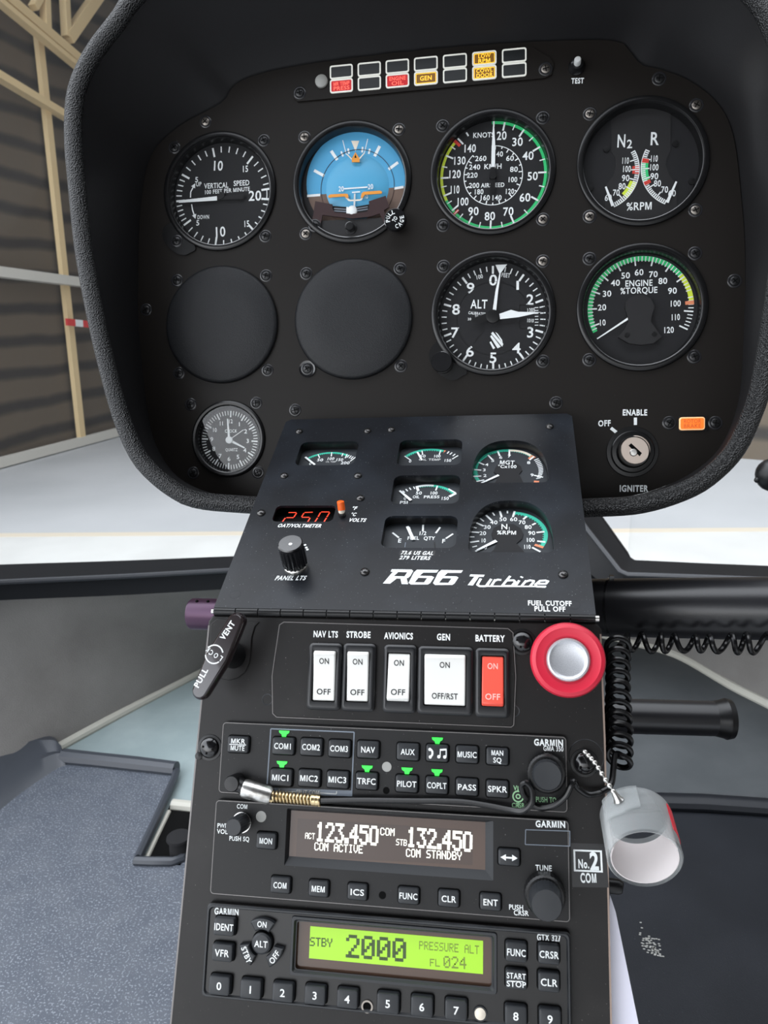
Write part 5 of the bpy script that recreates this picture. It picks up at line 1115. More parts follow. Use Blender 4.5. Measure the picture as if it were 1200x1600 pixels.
# rocker switches
def rocker(name, label, fx, frame_px, face_px, on, mats=('rocker', 'ink'), words=('ON', 'OFF'), wid=None):
    (l, tp, r, bt) = frame_px; x0, x1 = P3.L(l, (tp + bt) / 2, 2)[0], P3.L(r, (tp + bt) / 2, 2)[0]; y1, y0 = P3.L((l + r) / 2, tp, 2)[1], P3.L((l + r) / 2, bt, 2)[1]
    cx_, cy_ = (x0 + x1) / 2, (y0 + y1) / 2; t = Thing(P3, (cx_, cy_), name, label, 'switch', 'rocker switches in a row')
    w_, h_ = x1 - x0, y1 - y0
    (l, tp, r, bt) = face_px; fx0, fx1 = P3.L(l, (tp + bt) / 2, 4)[0], P3.L(r, (tp + bt) / 2, 4)[0]; fy1, fy0 = P3.L((l + r) / 2, tp, 4)[1], P3.L((l + r) / 2, bt, 4)[1]
    fcx, fcy, fw, fh = (fx0 + fx1) / 2, (fy0 + fy1) / 2, fx1 - fx0, fy1 - fy0
    mb = MB(); A = [rrect(cx_, cy_, w_ - 2 * i, h_ - 2 * i, 2.2 - i * .6, 5) for i in (0, 0, .9, 1.5)]; B = [rrect(fcx, fcy, fw + 1.0, fh + 1.0, .9, 5)] * 2
    mb.loops([[(x, y, zz) for x, y in q] for q, zz in zip(A + B, (1, 2.6, 3.5, 3.6, 3.4, 1.0))], 'rockerframe', True, False); mb.build('frame', t)
    # rocking face: high end up or down
    n = 12; sgn = 1 if on else -1
    def surf(y):
        s = (y - fcy) / (fh / 2) * sgn; return 3.7 + 1.0 * s + (.9 * max(0, s) ** 2) + .25 * max(0, -s) ** 2
    ys = [fcy - fh / 2 + fh * k / n for k in range(n + 1)]
    prof = [(ys[0], 1.0)] + [(y, surf(y)) for y in ys] + [(ys[-1], 1.0)]
    if on: prof[-2:] = [(ys[-1] - 1.0, surf(ys[-1]) - .05), (ys[-1] + .2, surf(ys[-1]) - 1.3), (ys[-1] + .2, 1.0)]
    else: prof[:2] = [(ys[0] - .2, 1.0), (ys[0] - .2, surf(ys[0]) - 1.3), (ys[0] + 1.0, surf(ys[0]) - .05)]
    mb = MB(); mb.loops([[(x, y, zz) for y, zz in prof] for x in (fx0, fx1)], mats[0]); o = mb.build('rocker', t, 'red rocker' if mats[0] != 'rocker' else 'white rocker'); bevel(o, .0005, 2)
    mb = MB(); hh = 2.5
    for s, yy in zip(words, (fcy + fh * .30, fcy - fh * .32)):
        mb.text(s, (fcx, yy), hh, 0, mats[1], 4.6 if s == 'ON' else 6.4 if s == 'OFF' else 11.5, zf=lambda x, y: surf(y) + .12, b=1)
    t.under(o); mb.build('legend', t); t.top()
Q = lambda X, Y: (280 + X / 3.333, 930 + Y / 3.333); Q2 = lambda X, Y: (600 + X / 3.158, 930 + Y / 3.158)
def qq(f, a, b, c_, d): p, q = f(a, b), f(c_, d); return (p[0], p[1], q[0], q[1])
rocker('rocker_switch', 'white rocker switch under the NAV LTS lettering, leftmost of the row', 0, qq(Q, 672, 250, 846, 598), qq(Q, 697, 292, 810, 550), True)
rocker('rocker_switch', 'white rocker switch under the STROBE lettering', 0, qq(Q, 850, 252, 1022, 606), qq(Q, 873, 296, 984, 553), True)
rocker('rocker_switch', 'white rocker switch under the AVIONICS lettering, its lower end raised', 0, qq(Q2, -3, 245, 160, 582), qq(Q2, 17, 288, 126, 520), False)
rocker('rocker_switch', 'extra wide white rocker switch marked OFF/RST', 0, qq(Q2, 166, 254, 440, 592), qq(Q2, 199, 295, 401, 544), True, words=('ON', 'OFF/RST'))
rocker('rocker_switch', 'red rocker switch under the BATTERY lettering', 0, qq(Q2, 450, 262, 620, 604), qq(Q2, 483, 302, 590, 545), False, mats=('redrocker', 'pinkink'))

# fuel cutoff knob and vent handle
hk = 17.0; c = P3.L(888, 1031, hk); t = Thing(P3, (c[0], c[1], 0), 'fuel_cutoff_knob', 'big round red knob with silver centre at the console corner', 'knob')
mb = MB(); mb.lathec([(5.5, 0), (5.0, 2), (4.8, hk - 8)], (c[0] + .5, c[1] + .5), 'black', 28); mb.build('stem', t)
mb = MB(); mb.ringl([(6, hk - 9), (13.5, hk - 9), (15.4, hk - 7), (15.9, hk - 3.5), (15.2, hk - .9), (13.6, hk), (12.8, hk - .3), (10.2, hk - .5), (9.4, hk - 1.2), (6, hk - 2)], c, 'redknob', 80); mb.build('knob_ring', t, 'red knob ring')
mb = MB(); mb.lathec([(9.0, hk - 3), (9.2, hk - .6), (8.7, hk + .5), (8.0, hk + .7), (7.2, hk + .1), (6.6, hk - .2), (.5, hk - .2)], c, 'alucap', 64); mb.build('center_cap', t, 'silver centre cap')
hk = 24.0; a_, b_ = np.array(P3.L(371, 962, hk)), np.array(P3.L(307, 1088, hk)); cc = (a_ + b_) / 2
t = Thing(P3, (*cc, 0), 'vent_handle', 'glossy dark slanted T handle marked PULL VENT at the console edge', 'handle')
mb = MB(); d = (a_ - b_); L_ = np.linalg.norm(d); d /= L_; nrm = np.array([-d[1], d[0]]); LL = []
def hout(ins, k=1.0):
    o = []
    for e, s in ((a_, 1), (b_, -1)):
        for i in range(13):
            th = R_(-90 + 180 * i / 12); r = 4.0 - ins; u_ = math.cos(th) * s; v_ = math.sin(th) * s
            o.append(tuple(e - d * s * 2.6 + d * r * u_ + nrm * r * v_))
        m1 = cc + nrm * (5.6 - ins) * s; o.append(tuple(m1))
    return o
for ins, zz in ((1.6, hk - 7), (.3, hk - 6), (0, hk - 4.5), (0, hk - 2.5), (.5, hk - .8), (1.3, hk)): LL.append([(x, y, zz) for x, y in hout(ins)])
mb.loops(LL, 'handle'); ho = mb.build('grip', t)
bs = P3.L(362, 1024, 3); mb = MB(); mb.tube([(bs[0], bs[1], 0), (bs[0], bs[1], 3), (cc[0], cc[1], hk - 6)], [6.4, 5.6, 4.2], 'black', 24); mb.build('stem', t)
z = P3.zm(280, 940, 8.571, hk + .12); t.under(ho); mb = MB(); zz = hk + .12
mb.tx('VENT', z(575, 495), z(720, 275), 2.5, zz, 'white', 2); mb.tx('PULL', z(225, 1140), z(355, 905), 2.5, zz, 'white', 2)
kc = z(468, 705); mb.arc(kc, 3.75, 4.35, -45, 78, zz, 'white'); mb.arc(kc, 3.75, 4.35, 142, 265, zz, 'white')
for s, p, w_ in (('L', z(556, 760), 1.3), ('O', z(492, 722), 1.75), ('C', z(428, 683), 1.6), ('K', z(384, 640), 1.4)): mb.text(s, p, 2.2, zz, 'white', w_, 2.55, 1)
mb.build('handle_lettering', t, 'white lettering'); t.top()

# ------------------------------------------------------------------ radios
def unit_rect(tl, tr, br, bl, h):
    p = [P3.L(*q, h) for q in (tl, tr, br, bl)]; return [(p[0][0] + p[3][0]) / 2, (p[1][0] + p[2][0]) / 2, (p[2][1] + p[3][1]) / 2, (p[0][1] + p[1][1]) / 2]
def radio(name, label, tl, tr, br, bl, hole=None, m='radio', h=3.0, grp='rack of radios'):
    x0, x1, y0, y1 = unit_rect(tl, tr, br, bl, h); t = Thing(P3, ((x0 + x1) / 2, (y0 + y1) / 2), name, label, 'radio', grp)
    mb = MB(); out_ = rrect((x0 + x1) / 2, (y0 + y1) / 2, x1 - x0, y1 - y0, 1.8)
    if hole: mb.plate(out_, [hole], 0.05, h, m)
    else: mb.prism(out_, 0.05, h, m)
    o = mb.build('faceplate', t); bevel(o, .0006, 2)
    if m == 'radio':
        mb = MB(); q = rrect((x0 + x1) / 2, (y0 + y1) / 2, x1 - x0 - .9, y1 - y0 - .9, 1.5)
        for a, b in zip(q, q[1:] + q[:1]): mb.line(a, b, .3, h + .03, 'edgewearglint')  # thin line paints the faceplate edge highlight along with wear
        mb.build('worn_edge_glint', t)
    return t, (x0, x1, y0, y1)
def button(t, p, wpx, hpx, words, h0=3.0, h1=5.2, cap=2.3, m='button', shape=None, wid=None, arrow=False, sx=1.0):
    c = P3.L(*p, h1); k = P3.L(p[0] + wpx, p[1], h1)[0] - c[0]; kh = c[1] - P3.L(p[0], p[1] + hpx, h1)[1]
    mb = MB(); mb.prism(rrect(*c, k + 1.0, kh + 1.0, 1.4), h0, h0 + .12, 'dark'); stack(mb, *c, k, kh, 1.1, [(h0, 0), (h1 - .6, 0), (h1 - .2, .25), (h1, .8)], m); o = mb.build('button', t); t.under(o)
    mb = MB(); zz = h1 + .1; n = len(words)
    if arrow:
        mb.line((c[0] - 2, c[1]), (c[0] + 2, c[1]), .7, zz, 'white')
        for s in (-1, 1): mb.flat([(c[0] + s * 3.6, c[1]), (c[0] + s * 1.3, c[1] + 1.3), (c[0] + s * 1.3, c[1] - 1.3)], zz, 'white')
    for i, s in enumerate(words):
        yy = c[1] + ((n - 1) / 2 - i) * cap * 1.45; mb.text(s, (c[0], yy), cap, zz, 'white', (wid or min(k * .86, cap * .82 * len(s))), b=1)
    if words: mb.build('legend', t)
    elif arrow: mb.build('legend', t)
    t.top(); return c, k, kh
RH = 3.0
# audio panel
Za = lambda X, Y: (300 + X / 3.75, 1120 + Y / 3.75); Zb = lambda X, Y: (580 + X / 3.333, 1120 + Y / 3.333)
t, ext = radio('audio_panel', 'audio selector panel with lit green lamps, topmost radio of the console', (348, 1128), (886, 1150), (887.5, 1270), (340, 1240))
for s, X, Y in ((('COM1',), 533, 172), (('COM2',), 697, 178), (('COM3',), 862, 187), (('NAV',), 1030, 193), (('MIC1',), 520, 357), (('MIC2',), 685, 361), (('MIC3',), 852, 369), (('TRFC',), 1022, 378)): button(t, Za(X, Y), 34.5, 27, s, cap=2.5)
c, k, kh = button(t, Za(268, 163), 33, 26, ('MKR', 'MUTE'), cap=2.1, wid=6.6); mkr = c
for s, X, Y in ((('AUX',), 190, 183), (('MUSIC',), 499, 197), (('MAN', 'SQ'), 657, 207), (('PILOT',), 184, 350), (('COPLT',), 341, 358), (('PASS',), 498, 367), (('SPKR',), 657, 377)): button(t, Zb(X, Y), 35, 27, s, cap=2.4 if len(s) == 1 else 2.1)
c, k, kh = button(t, Zb(343, 190), 35, 27, ())
mb = MB(); zz = 5.32
for i in range(6): a = R_(-60 + 24 * i); b = R_(-36 + 24 * i); mb.line((c[0] - 3.6 + 1.6 * math.cos(a), c[1] + 1.8 * math.sin(a)), (c[0] - 3.6 + 1.6 * math.cos(b), c[1] + 1.8 * math.sin(b)), .9, zz, 'white')
mb.disc((c[0] - 3.2, c[1] + 1.5), .7, zz, 'white', 12); mb.disc((c[0] - 3.0, c[1] - 1.7), .7, zz, 'white', 12)
for s in (.8, 3.4): mb.disc((c[0] + s, c[1] - 1.4), .75, zz, 'white', 14); mb.line((c[0] + s + .6, c[1] - 1.4), (c[0] + s + .6, c[1] + 1.6), .4, zz, 'white')
mb.line((c[0] + 1.2, c[1] + 1.5), (c[0] + 4.2, c[1] + 1.8), .8, zz, 'white'); mb.build('legend', t)
def led(t, p):
    c = P3.L(*p, RH); mb = MB(); mb.prism([(c[0] - 2.5, c[1] + 1.5), (c[0] + 2.5, c[1] + 1.5), (c[0] + 2.2, c[1] + .5), (c[0] + 1.2, c[1] - .1), (c[0] + .9, c[1] - 1.2), (c[0] - .9, c[1] - 1.2), (c[0] - 1.2, c[1] - .1), (c[0] - 2.2, c[1] + .5)], RH, RH + .5, 'led'); mb.build('indicator_lamp', t, 'lit green lamp')
for X, Y in ((541, 101), (528, 280), (1027, 306)): led(t, Za(X, Y))
for X, Y in ((345, 126), (187, 283), (343, 292)): led(t, Zb(X, Y))
mb = MB(); mb.line((mkr[0] - 4.0, mkr[1]), (mkr[0] + 4.0, mkr[1]), .35, 5.32, 'white'); mb.build('button_line', t)
z = P3.zm(300, 1120, 3.75, RH + .1); mb = MB(); zz = RH + .1
mb.disc(z(1141, 293), 2.15, zz, 'photocell', 24); mb.build('light_sensor', t, 'grey round light sensor'); mb = MB(); mb.disc(z(1138, 432), 1.5, zz, 'dark', 20); mb.build('lock_hole', t); mb = MB()
for p, q in (((462, 70), (950, 90)), ((950, 90), (935, 465)), ((462, 70), (440, 395))): mb.line(z(*p), z(*q), .55, zz, 'greyinkline')
mb.flat([z(*p) for p in ((440, 415), (938, 432), (936, 466), (470, 450))], zz - .04, 'greyinkline')
for p, q in (((512, 436), (608, 440)), ((750, 446), (846, 452)), ((512, 422), (512, 438)), ((848, 436), (846, 453))): mb.line(z(*p), z(*q), .4, zz + .05, 'whitedim')
mb.tx('SPLIT COM', z(612, 441), z(745, 446), 1.9, zz + .05, 'whitedim', 1)
mb.build('group_outline', t, 'grey outline around the radio buttons'); mb = MB()
z = P3.zm(580, 1120, 3.333, RH + .1)
mb.tx('GARMIN', z(849, 132), z(999, 137), 2.6, zz, 'white', 2); mb.tx('GMA 350', z(897, 164), z(1000, 168), 2.0, zz, 'white', 1); mb.build('maker_lettering', t, 'white lettering'); mb = MB(); mb.tx('VOL', z(742, 370), z(800, 372), 1.9, zz, 'greenink', 1); mb.tx('CRSR', z(733, 460), z(797, 462), 1.9, zz, 'greenink', 1); mb.tx('PUSH TO', z(858, 430), z(963, 434), 2.1, zz, 'greenink', 1)
cc = z(765, 415); mb.arc(cc, 1.9, 2.5, 0, 360, zz, 'greenink', 20); mb.arc(cc, .6, 1.1, 0, 360, zz, 'greenink', 14); mb.line((cc[0], cc[1] + 2.4), (cc[0], cc[1] + 4.2), .5, zz, 'greenink'); mb.line((cc[0], cc[1] - 2.4), (cc[0], cc[1] - 4.2), .5, zz, 'greenink'); mb.build('knob_lettering', t, 'green lettering')
c = P3.L(854, 1208, RH + 3); mb = MB(); mb.lathec([(8.3, RH), (8.2, RH + 5.5), (7.4, RH + 6.3)], c, 'black', 72, lambda i, r, zz: 1 if i % 2 else .975); o = mb.build('knob', t); t.under(o); mb = MB(); mb.lathec([(6.4, RH + 6), (6.3, RH + 10.2), (5.6, RH + 11.4), (.4, RH + 11.2)], c, 'button', 60, lambda i, r, zz: 1 if (i % 2 or zz > RH + 10.5) else .97); mb.build('inner_knob', t); t.top()

# com radio
h = 3.2; Zc = lambda X, Y: (310 + X / 3.871, 1240 + Y / 3.871); Zd = lambda X, Y: (580 + X / 3.158, 1260 + Y / 3.158)
hl = [P3.L(*p, h) for p in ((453, 1265), (770, 1281), (771, 1376), (440, 1352))]
hx0, hx1, hy0, hy1 = (hl[0][0] + hl[3][0]) / 2, (hl[1][0] + hl[2][0]) / 2, (hl[2][1] + hl[3][1]) / 2, (hl[0][1] + hl[1][1]) / 2
hole = rrect((hx0 + hx1) / 2, (hy0 + hy1) / 2, hx1 - hx0, hy1 - hy0, .5, 2)
t, ext = radio('com_radio', 'communications radio with brown screen reading 123.450, middle of the three radios', (338, 1249), (889, 1282), (892, 1442), (326, 1397.6), hole, h=h)
mb = MB(); dz = h - 2.6; ins = 2.6; inn = [(hx0 + 1.2, hy0 + 3.4), (hx1 - 3.4, hy0 + 3.4), (hx1 - 3.4, hy1 - 1.2), (hx0 + 1.2, hy1 - 1.2)]; outr = [(hx0, hy0), (hx1, hy0), (hx1, hy1), (hx0, hy1)]
mb.loops([[(x, y, zz) for x, y in q] for q, zz in ((outr, h - .05), (inn, dz), (inn, dz - .3), (outr, dz - .3))], 'button', ring=True); mb.build('screen_bezel', t)
sx0, sx1, sy0, sy1 = inn[0][0], inn[1][0], inn[0][1], inn[2][1]; mb = MB(); mb.box(sx0 - .5, sx1 + .5, sy0 - .5, sy1 + .5, dz - .3, dz, 'screen'); so = mb.build('screen', t, 'brown reflective screen')
z = P3.zm(310, 1240, 3.871, dz + .1); ze = P3.zm(580, 1260, 3.158, dz + .1); t.under(so); mb = MB(); zz = dz + .1
mb.flat([z(600, 150), ze(502, 118), ze(500, 290), z(590, 380)], dz + .04, 'screeninner')
mb.dots('123.45O', z(712, 229), z(1086, 256), 8.2, zz, 'screentext', 1.55); mb.dots('ACT', z(646, 254), z(704, 258), 2.6, zz, 'screentext', 1.2); mb.dots('COM', z(1100, 228), z(1186, 234), 3.2, zz, 'screentext', 1.2); mb.dots('COM ACTIVE', z(702, 318), z(994, 338), 3.4, zz, 'screentext', 1.2)
mb.dots('132.45O', ze(178, 150), ze(497, 176), 8.2, zz, 'screentext', 1.55); mb.dots('STB', ze(123, 175), ze(176, 180), 2.6, zz, 'screentext', 1.2); mb.dots('COM STANDBY', ze(172, 228), ze(446, 245), 3.4, zz, 'screentext', 1.2); mb.build('display_text', t, 'glowing white text'); t.top()
button(t, Zc(408, 287), 31, 25.5, ('MON',), h, h + 2.2, 2.4)
for s, X, Y in (('COM', 494, 555), ('MEM', 725, 577), ('ICS', 960, 597)): button(t, Zc(X, Y), 31, 25.5, (s,), h, h + 2.2, 2.4)
for s, X, Y in (('FUNC', 183, 443), ('CLR', 382, 457), ('ENT', 588, 474)): button(t, Zd(X, Y), 33, 26, (s,), h, h + 2.2, 2.4)
button(t, Zd(680, 253), 34, 26, (), h, h + 2.2, arrow=True)
z = P3.zm(310, 1240, 3.871, h + .1); ze = P3.zm(580, 1260, 3.158, h + .1); mb = MB(); zz = h + .1
mb.disc(z(379, 139), 2.4, zz, 'photocell', 28); mb.build('light_sensor', t, 'grey round light sensor'); mb = MB(); mb.disc(z(1113, 615), 1.6, zz, 'dark', 20); mb.build('lock_hole', t); mb = MB()
for s, p, q, cp in (('COM', z(233, 76), z(296, 80), 1.9), ('PWR', z(115, 193), z(175, 195), 1.9), ('VOL', z(114, 228), z(176, 231), 1.9), ('PUSH SQ', z(187, 270), z(307, 276), 1.9)): mb.tx(s, p, q, cp, zz, 'white', 1)
mb.build('volume_lettering', t, 'white lettering'); mb = MB(); mb.tx('GARMIN', ze(812, 86), ze(957, 90), 2.5, zz, 'white', 2); mb.tx('TUNE', ze(812, 302), ze(890, 306), 2.2, zz, 'white', 1); mb.tx('PUSH', ze(680, 496), ze(750, 500), 1.9, zz, 'white', 1); mb.tx('CRSR', ze(704, 524), ze(775, 528), 1.9, zz, 'white', 1)
q = [ze(*p) for p in ((762, 115), (980, 122), (980, 196), (760, 188))]
for i in range(4): mb.line(q[i], q[(i + 1) % 4], .35, zz, 'greyinkline')
mb.build('face_lettering', t, 'white lettering')
c = P3.L(*Zc(252, 180), h + 3); mb = MB(); mb.ringl([(4.0, h), (4.5, h), (4.5, h + 1.2), (4.0, h + 1.2)], c, 'metalring', 40); mb.lathec([(4.05, h), (4.0, h + 11.0), (3.5, h + 12)], c, 'button', 48, lambda i, r, zz: 1 if i % 2 else .96); mb.build('volume_knob', t)
c = P3.L(851, 1396, h + 2); mb = MB(); mb.lathec([(8.6, h), (8.4, h + 6.5), (7.6, h + 7.4)], c, 'black', 72, lambda i, r, zz: 1 if i % 2 else .975); o = mb.build('tuning_knob', t); t.under(o); mb = MB(); mb.lathec([(6.8, h + 7), (6.5, h + 17), (5.8, h + 18.6), (.4, h + 18.8)], c, 'button', 60, lambda i, r, zz: 1 if (i % 2 or zz > h + 17.5) else .97); mb.build('inner_knob', t); t.top()

# transponder
h = 3.2; Ze = lambda X, Y: (260 + X / 3.53, 1400 + Y / 3.53); Zf = lambda X, Y: (560 + X / 3.333, 1430 + Y / 3.333)
wl = [P3.L(*p, h) for p in ((455, 1432), (777, 1454), (777, 1553), (453, 1524))]; wx0, wx1, wy0, wy1 = (wl[0][0] + wl[3][0]) / 2, (wl[1][0] + wl[2][0]) / 2, (wl[2][1] + wl[3][1]) / 2, (wl[0][1] + wl[1][1]) / 2
wcx, wcy, ww, wh = (wx0 + wx1) / 2, (wy0 + wy1) / 2, wx1 - wx0, wy1 - wy0
t, ext = radio('transponder', 'transponder with lime green screen reading 2000, lowest radio of the console', (324, 1413), (892, 1454), (893, 1606), (314, 1566), rrect(wcx, wcy, ww - 3, wh - 3, 1, 3), 'radiogloss', h)
mb = MB(); x0, x1, y0, y1 = ext; mb.loops([[(x, y, zz) for x, y in rrect((x0 + x1) / 2, (y0 + y1) / 2, x1 - x0 - 2 * i, y1 - y0 - 2 * i, 2)] for i, zz in ((.1, h), (.6, h + .9), (1.2, h + .9), (1.7, h))], 'button', False, False, ring=True); mb.build('raised_border', t)
mb = MB(); mb.loops([[(x, y, zz) for x, y in rrect(wcx, wcy, ww - 2 * i, wh - 2 * i, 1.2)] for i, zz in ((0, h), (.3, h + .9), (1.3, h + .9), (2.0, h - .4), (2.4, h - .4), (2.4, h - .8), (0, h - .8))], 'button', False, False, ring=True); mb.build('screen_bezel', t)
mb = MB(); mb.box(wx0 + 1, wx1 - 1, wy0 + 1, wy1 - 1, h - 2.6, h - 2.2, 'screen'); dz = h - 2.1; z = P3.zm(260, 1400, 3.53, dz); ze = P3.zm(560, 1430, 3.333, dz)
so = mb.build('screen_surround', t, 'glossy brown surround'); mb = MB(); g = [z(795, 170), ze(650, 130), ze(648, 305), z(785, 345)]; gx0, gx1, gy0, gy1 = (g[0][0] + g[3][0]) / 2, (g[1][0] + g[2][0]) / 2, (g[2][1] + g[3][1]) / 2, (g[0][1] + g[1][1]) / 2
mb.box(gx0, gx1, gy0, gy1, h - 2.3, dz, 'lcd'); so = mb.build('screen', t, 'lime green backlit screen'); t.under(so)
mb = MB(); zz = dz + .08; z = P3.zm(260, 1400, 3.53, zz); ze = P3.zm(560, 1430, 3.333, zz)
mb.dots('STBY', z(792, 251), z(914, 259), 3.5, zz, 'lcdink', 1.2)
big = P3.zm(0, 0, 1, zz); mb.dots('2000', big(541, 1478), big(634, 1485), 9.2, zz, 'lcdink', 1.25)
mb.dots('PRESSURE ALT', ze(316, 156), ze(628, 181), 3.3, zz, 'lcdinkdim', .9); mb.dots('FL', ze(372, 246), ze(424, 249), 2.9, zz, 'lcdinkdim', 1.0); mb.dots('024', ze(443, 243), ze(562, 250), 4.6, zz, 'lcdinkdim', 1.0); mb.build('display_text', t, 'dark display text'); t.top()
for s, X, Y in (('IDENT', 316, 172), ('VFR', 306, 315)): button(t, Ze(X, Y), 32.5, 28, (s,), h, h + 3.4, 2.7, wid=8.6 if s == 'IDENT' else 6)
for s, X, Y in (('0', 290, 497), ('1', 463, 517), ('2', 640, 535), ('3', 818, 550), ('4', 997, 570)): button(t, Ze(X, Y), 33, 30, (s,), h, h + 3.4, 2.9, wid=1.9)
for s, X, Y in (('5', 153, 462), ('6', 330, 479), ('7', 508, 497), ('8', 820, 527), ('9', 998, 543)): button(t, Zf(X, Y), 35, 32, (s,), h, h + 3.4, 2.9, wid=1.9)
for s, X, Y in ((('FUNC',), 822, 195), (('CRSR',), 992, 206), (('START', 'STOP'), 822, 338), (('CLR',), 992, 351)): button(t, Zf(X, Y), 34, 31, s, h, h + 3.4, 2.6 if len(s) == 1 else 2.1, wid={1: None, 2: 7.6}[len(s)])
hb = h + 3.2; c = P3.L(*Ze(522, 265), hb); k = 4.4; mb = MB(); mb.lathec([(k + .6, h), (k + .5, h + .15)], c, 'dark', 40); mb.lathec([(k, h), (k, hb - .6), (k - .8, hb), (.4, hb + .1)], c, 'button', 40); o = mb.build('mode_button', t); t.under(o); mb = MB(); mb.text('ALT', c, 2.5, hb + .15, 'white', 5.6, b=1); mb.build('legend', t); t.top()
for s, a0, a1, rot, am, wd_ in (('ON', -33, 33, -.02, 0, 4.2), ('STBY', 205, 262, -1.08, 233, 6.6), ('OFF', 98, 155, .98, 127, 5.4)):
    mb = MB()
    def sect(i, zz): return [(c[0] + r * math.sin(R_(a)), c[1] + r * math.cos(R_(a)), zz) for r, seq in ((10.0 - i, [a0 + i * 6 + (a1 - a0 - i * 12) * q / 8 for q in range(9)]), (5.6 + i, [a1 - i * 8 + (a0 - a1 + i * 16) * q / 8 for q in range(9)])) for a in seq]
    mb.loops([sect(0, h), sect(0, hb - .5), sect(.5, hb)], 'button'); o = mb.build('mode_button', t); t.under(o); mb = MB(); mb.text(s, (c[0] + 7.9 * math.sin(R_(am)), c[1] + 7.9 * math.cos(R_(am))), 2.3, hb + .12, 'white', wd_, rot, 1); mb.build('legend', t); t.top()
z = P3.zm(260, 1400, 3.53, h + .1); ze = P3.zm(560, 1430, 3.333, h + .1); mb = MB(); zz = h + .1
mb.tx('GARMIN', z(266, 83), z(398, 88), 2.6, zz, 'white', 2); mb.tx('GTX 327', ze(931, 115), ze(1052, 120), 2.5, zz, 'white', 2); mb.line(P3.L(*Zf(782, 342), h + 3.5), P3.L(*Zf(858, 346), h + 3.5), .3, h + 3.52, 'white'); mb.build('face_lettering', t, 'white lettering')
mb = MB(); cc = P3.L(*Ze(1108, 608), h); mb.ringl([(1.7, h), (1.8, h + .6), (2.5, h + .6), (2.6, h)], cc, 'screwmetal', 32); mb.disc(cc, 1.75, h + .1, 'dark', 20); mb.build('lock_hole', t)
mb = MB(); cc = P3.L(*Zf(634, 516), h + 1); mb.ringl([(2.4, h), (2.5, h + .8), (2.9, h + .8), (3.0, h)], cc, 'button', 32); mb.lathec([(2.4, h), (2.3, h + .9), (1.2, h + 1.5), (.3, h + 1.6)], cc, 'cream', 24); mb.build('light_sensor', t, 'amber light sensor')

# ------------------------------------------------------------------ plug, cords, cup, card
h = 12.0
t = Thing(P3, P3.L(362, 1225, 6), 'headset_lead', 'headset lead with silver angled plug, its cord looping over the audio panel into a coil', 'headset lead')
c = P3.L(361, 1225, h); mb = MB(); mb.lathec([(3.6, 3.1), (3.6, h - .8), (3.2, h), (.3, h + .1)], c, 'black', 32); mb.tube([(c[0], c[1], h - 4), (*P3.L(384, 1231, h - 3.5), h - 3.5)], [3.2, 3.3], 'black', 20); mb.build('elbow', t)
a = np.array((*P3.L(380, 1231, 8.6), 8.6)); b = np.array((*P3.L(424, 1244, 7.2), 7.2)); mb = MB(); mb.tube([a, a + (b - a) * .08, a + (b - a) * .9, b], [3.8, 4.1, 4.0, 3.4], 'silver', 32); mb.build('sleeve', t, 'silver metal sleeve')
e = np.array((*P3.L(500, 1251, 6.0), 6.0)); mb = MB(); N = 14 * 12; d = (e - b); dl = np.linalg.norm(d); d = d / dl; s1 = np.cross(d, [0, 0, 1.0]); s1 /= np.linalg.norm(s1); s2 = np.cross(d, s1)
mb.tube([b + d * dl * i / N + (s1 * math.cos(2 * math.pi * i / 12) + s2 * math.sin(2 * math.pi * i / 12)) * 2.1 for i in range(N + 1)], .62, 'brass', 8); mb.tube([e - d * 3.5, e], 2.6, 'brass', 20); mb.build('spring', t, 'brass strain relief spring')
mb = MB(); mb.tube([b, e], 1.3, 'cord', 10); mb.build('inner_cord', t)
Zg = lambda X, Y: (580 + X / 3.333, 1120 + Y / 3.333); Zh = lambda X, Y: (860 + X / 3.333, 1120 + Y / 3.333)
path = [(498, 1251, 6), (560, 1250, 6), (640, 1251, 6), (715, 1252, 6), (760, 1258, 6.2)] + [(*Zg(X, Y), hh) for X, Y, hh in ((720, 483, 7), (790, 490, 8.5), (836, 445, 10), (836, 378, 11), (806, 342, 11), (782, 362, 9.5), (796, 405, 8), (832, 448, 7), (880, 474, 7), (950, 462, 8), (1010, 415, 9), (1042, 355, 10), (1056, 335, 9), (1075, 368, 7), (1130, 404, 6), (1190, 396, 5))] + [(*Zh(X, Y), hh) for X, Y, hh in ((265, 392, 4), (318, 345, 1), (345, 285, -6), (340, 235, -12))]
mb = MB(); cp = [np.array((*P3.L(x, y, hh), hh)) for x, y, hh in path]
# coil continues from the cord's end upward beside the console
top = np.array((*P3.L(965, 1004, -20), -20)); bot = np.array((*P3.L(967, 1196, -16), -16)); dirv = top - bot; cl = np.linalg.norm(dirv); dirv /= cl
s1 = np.array([1.0, 0, 0]); s1 -= dirv * (s1 @ dirv); s1 /= np.linalg.norm(s1); s2 = np.cross(dirv, s1); turns, N = 11.6, 330; coil = []
for i in range(N + 1):
    f = i / N; th = 2 * math.pi * turns * f + 3.6; r = 4.9 + .4 * math.sin(7 * f)
    cen = bot + dirv * cl * f
    coil.append(cen + s1 * r * math.cos(th) + s2 * r * .85 * math.sin(th) + dirv * r * (-.74 * math.sin(th) - .22 * math.cos(th)))
allp = catmull(cp[:-2] + coil[3::3], 6)
mb.tube(allp, 1.35, 'cord', 10); mb.build('cord', t)
t = Thing(P3, P3.L(1100, 1003, -70), 'coiled_cord', 'loose black coiled cord hanging along the big black tube', 'cord')
a = np.array(at(980, 1003, 428)); b = np.array(at(1260, 1003, 382)); d = b - a; dl = np.linalg.norm(d); d /= dl; s1 = np.array([0, 0, 1.0]); s2 = np.cross(d, s1); turns = 10; N = 260; pts = []
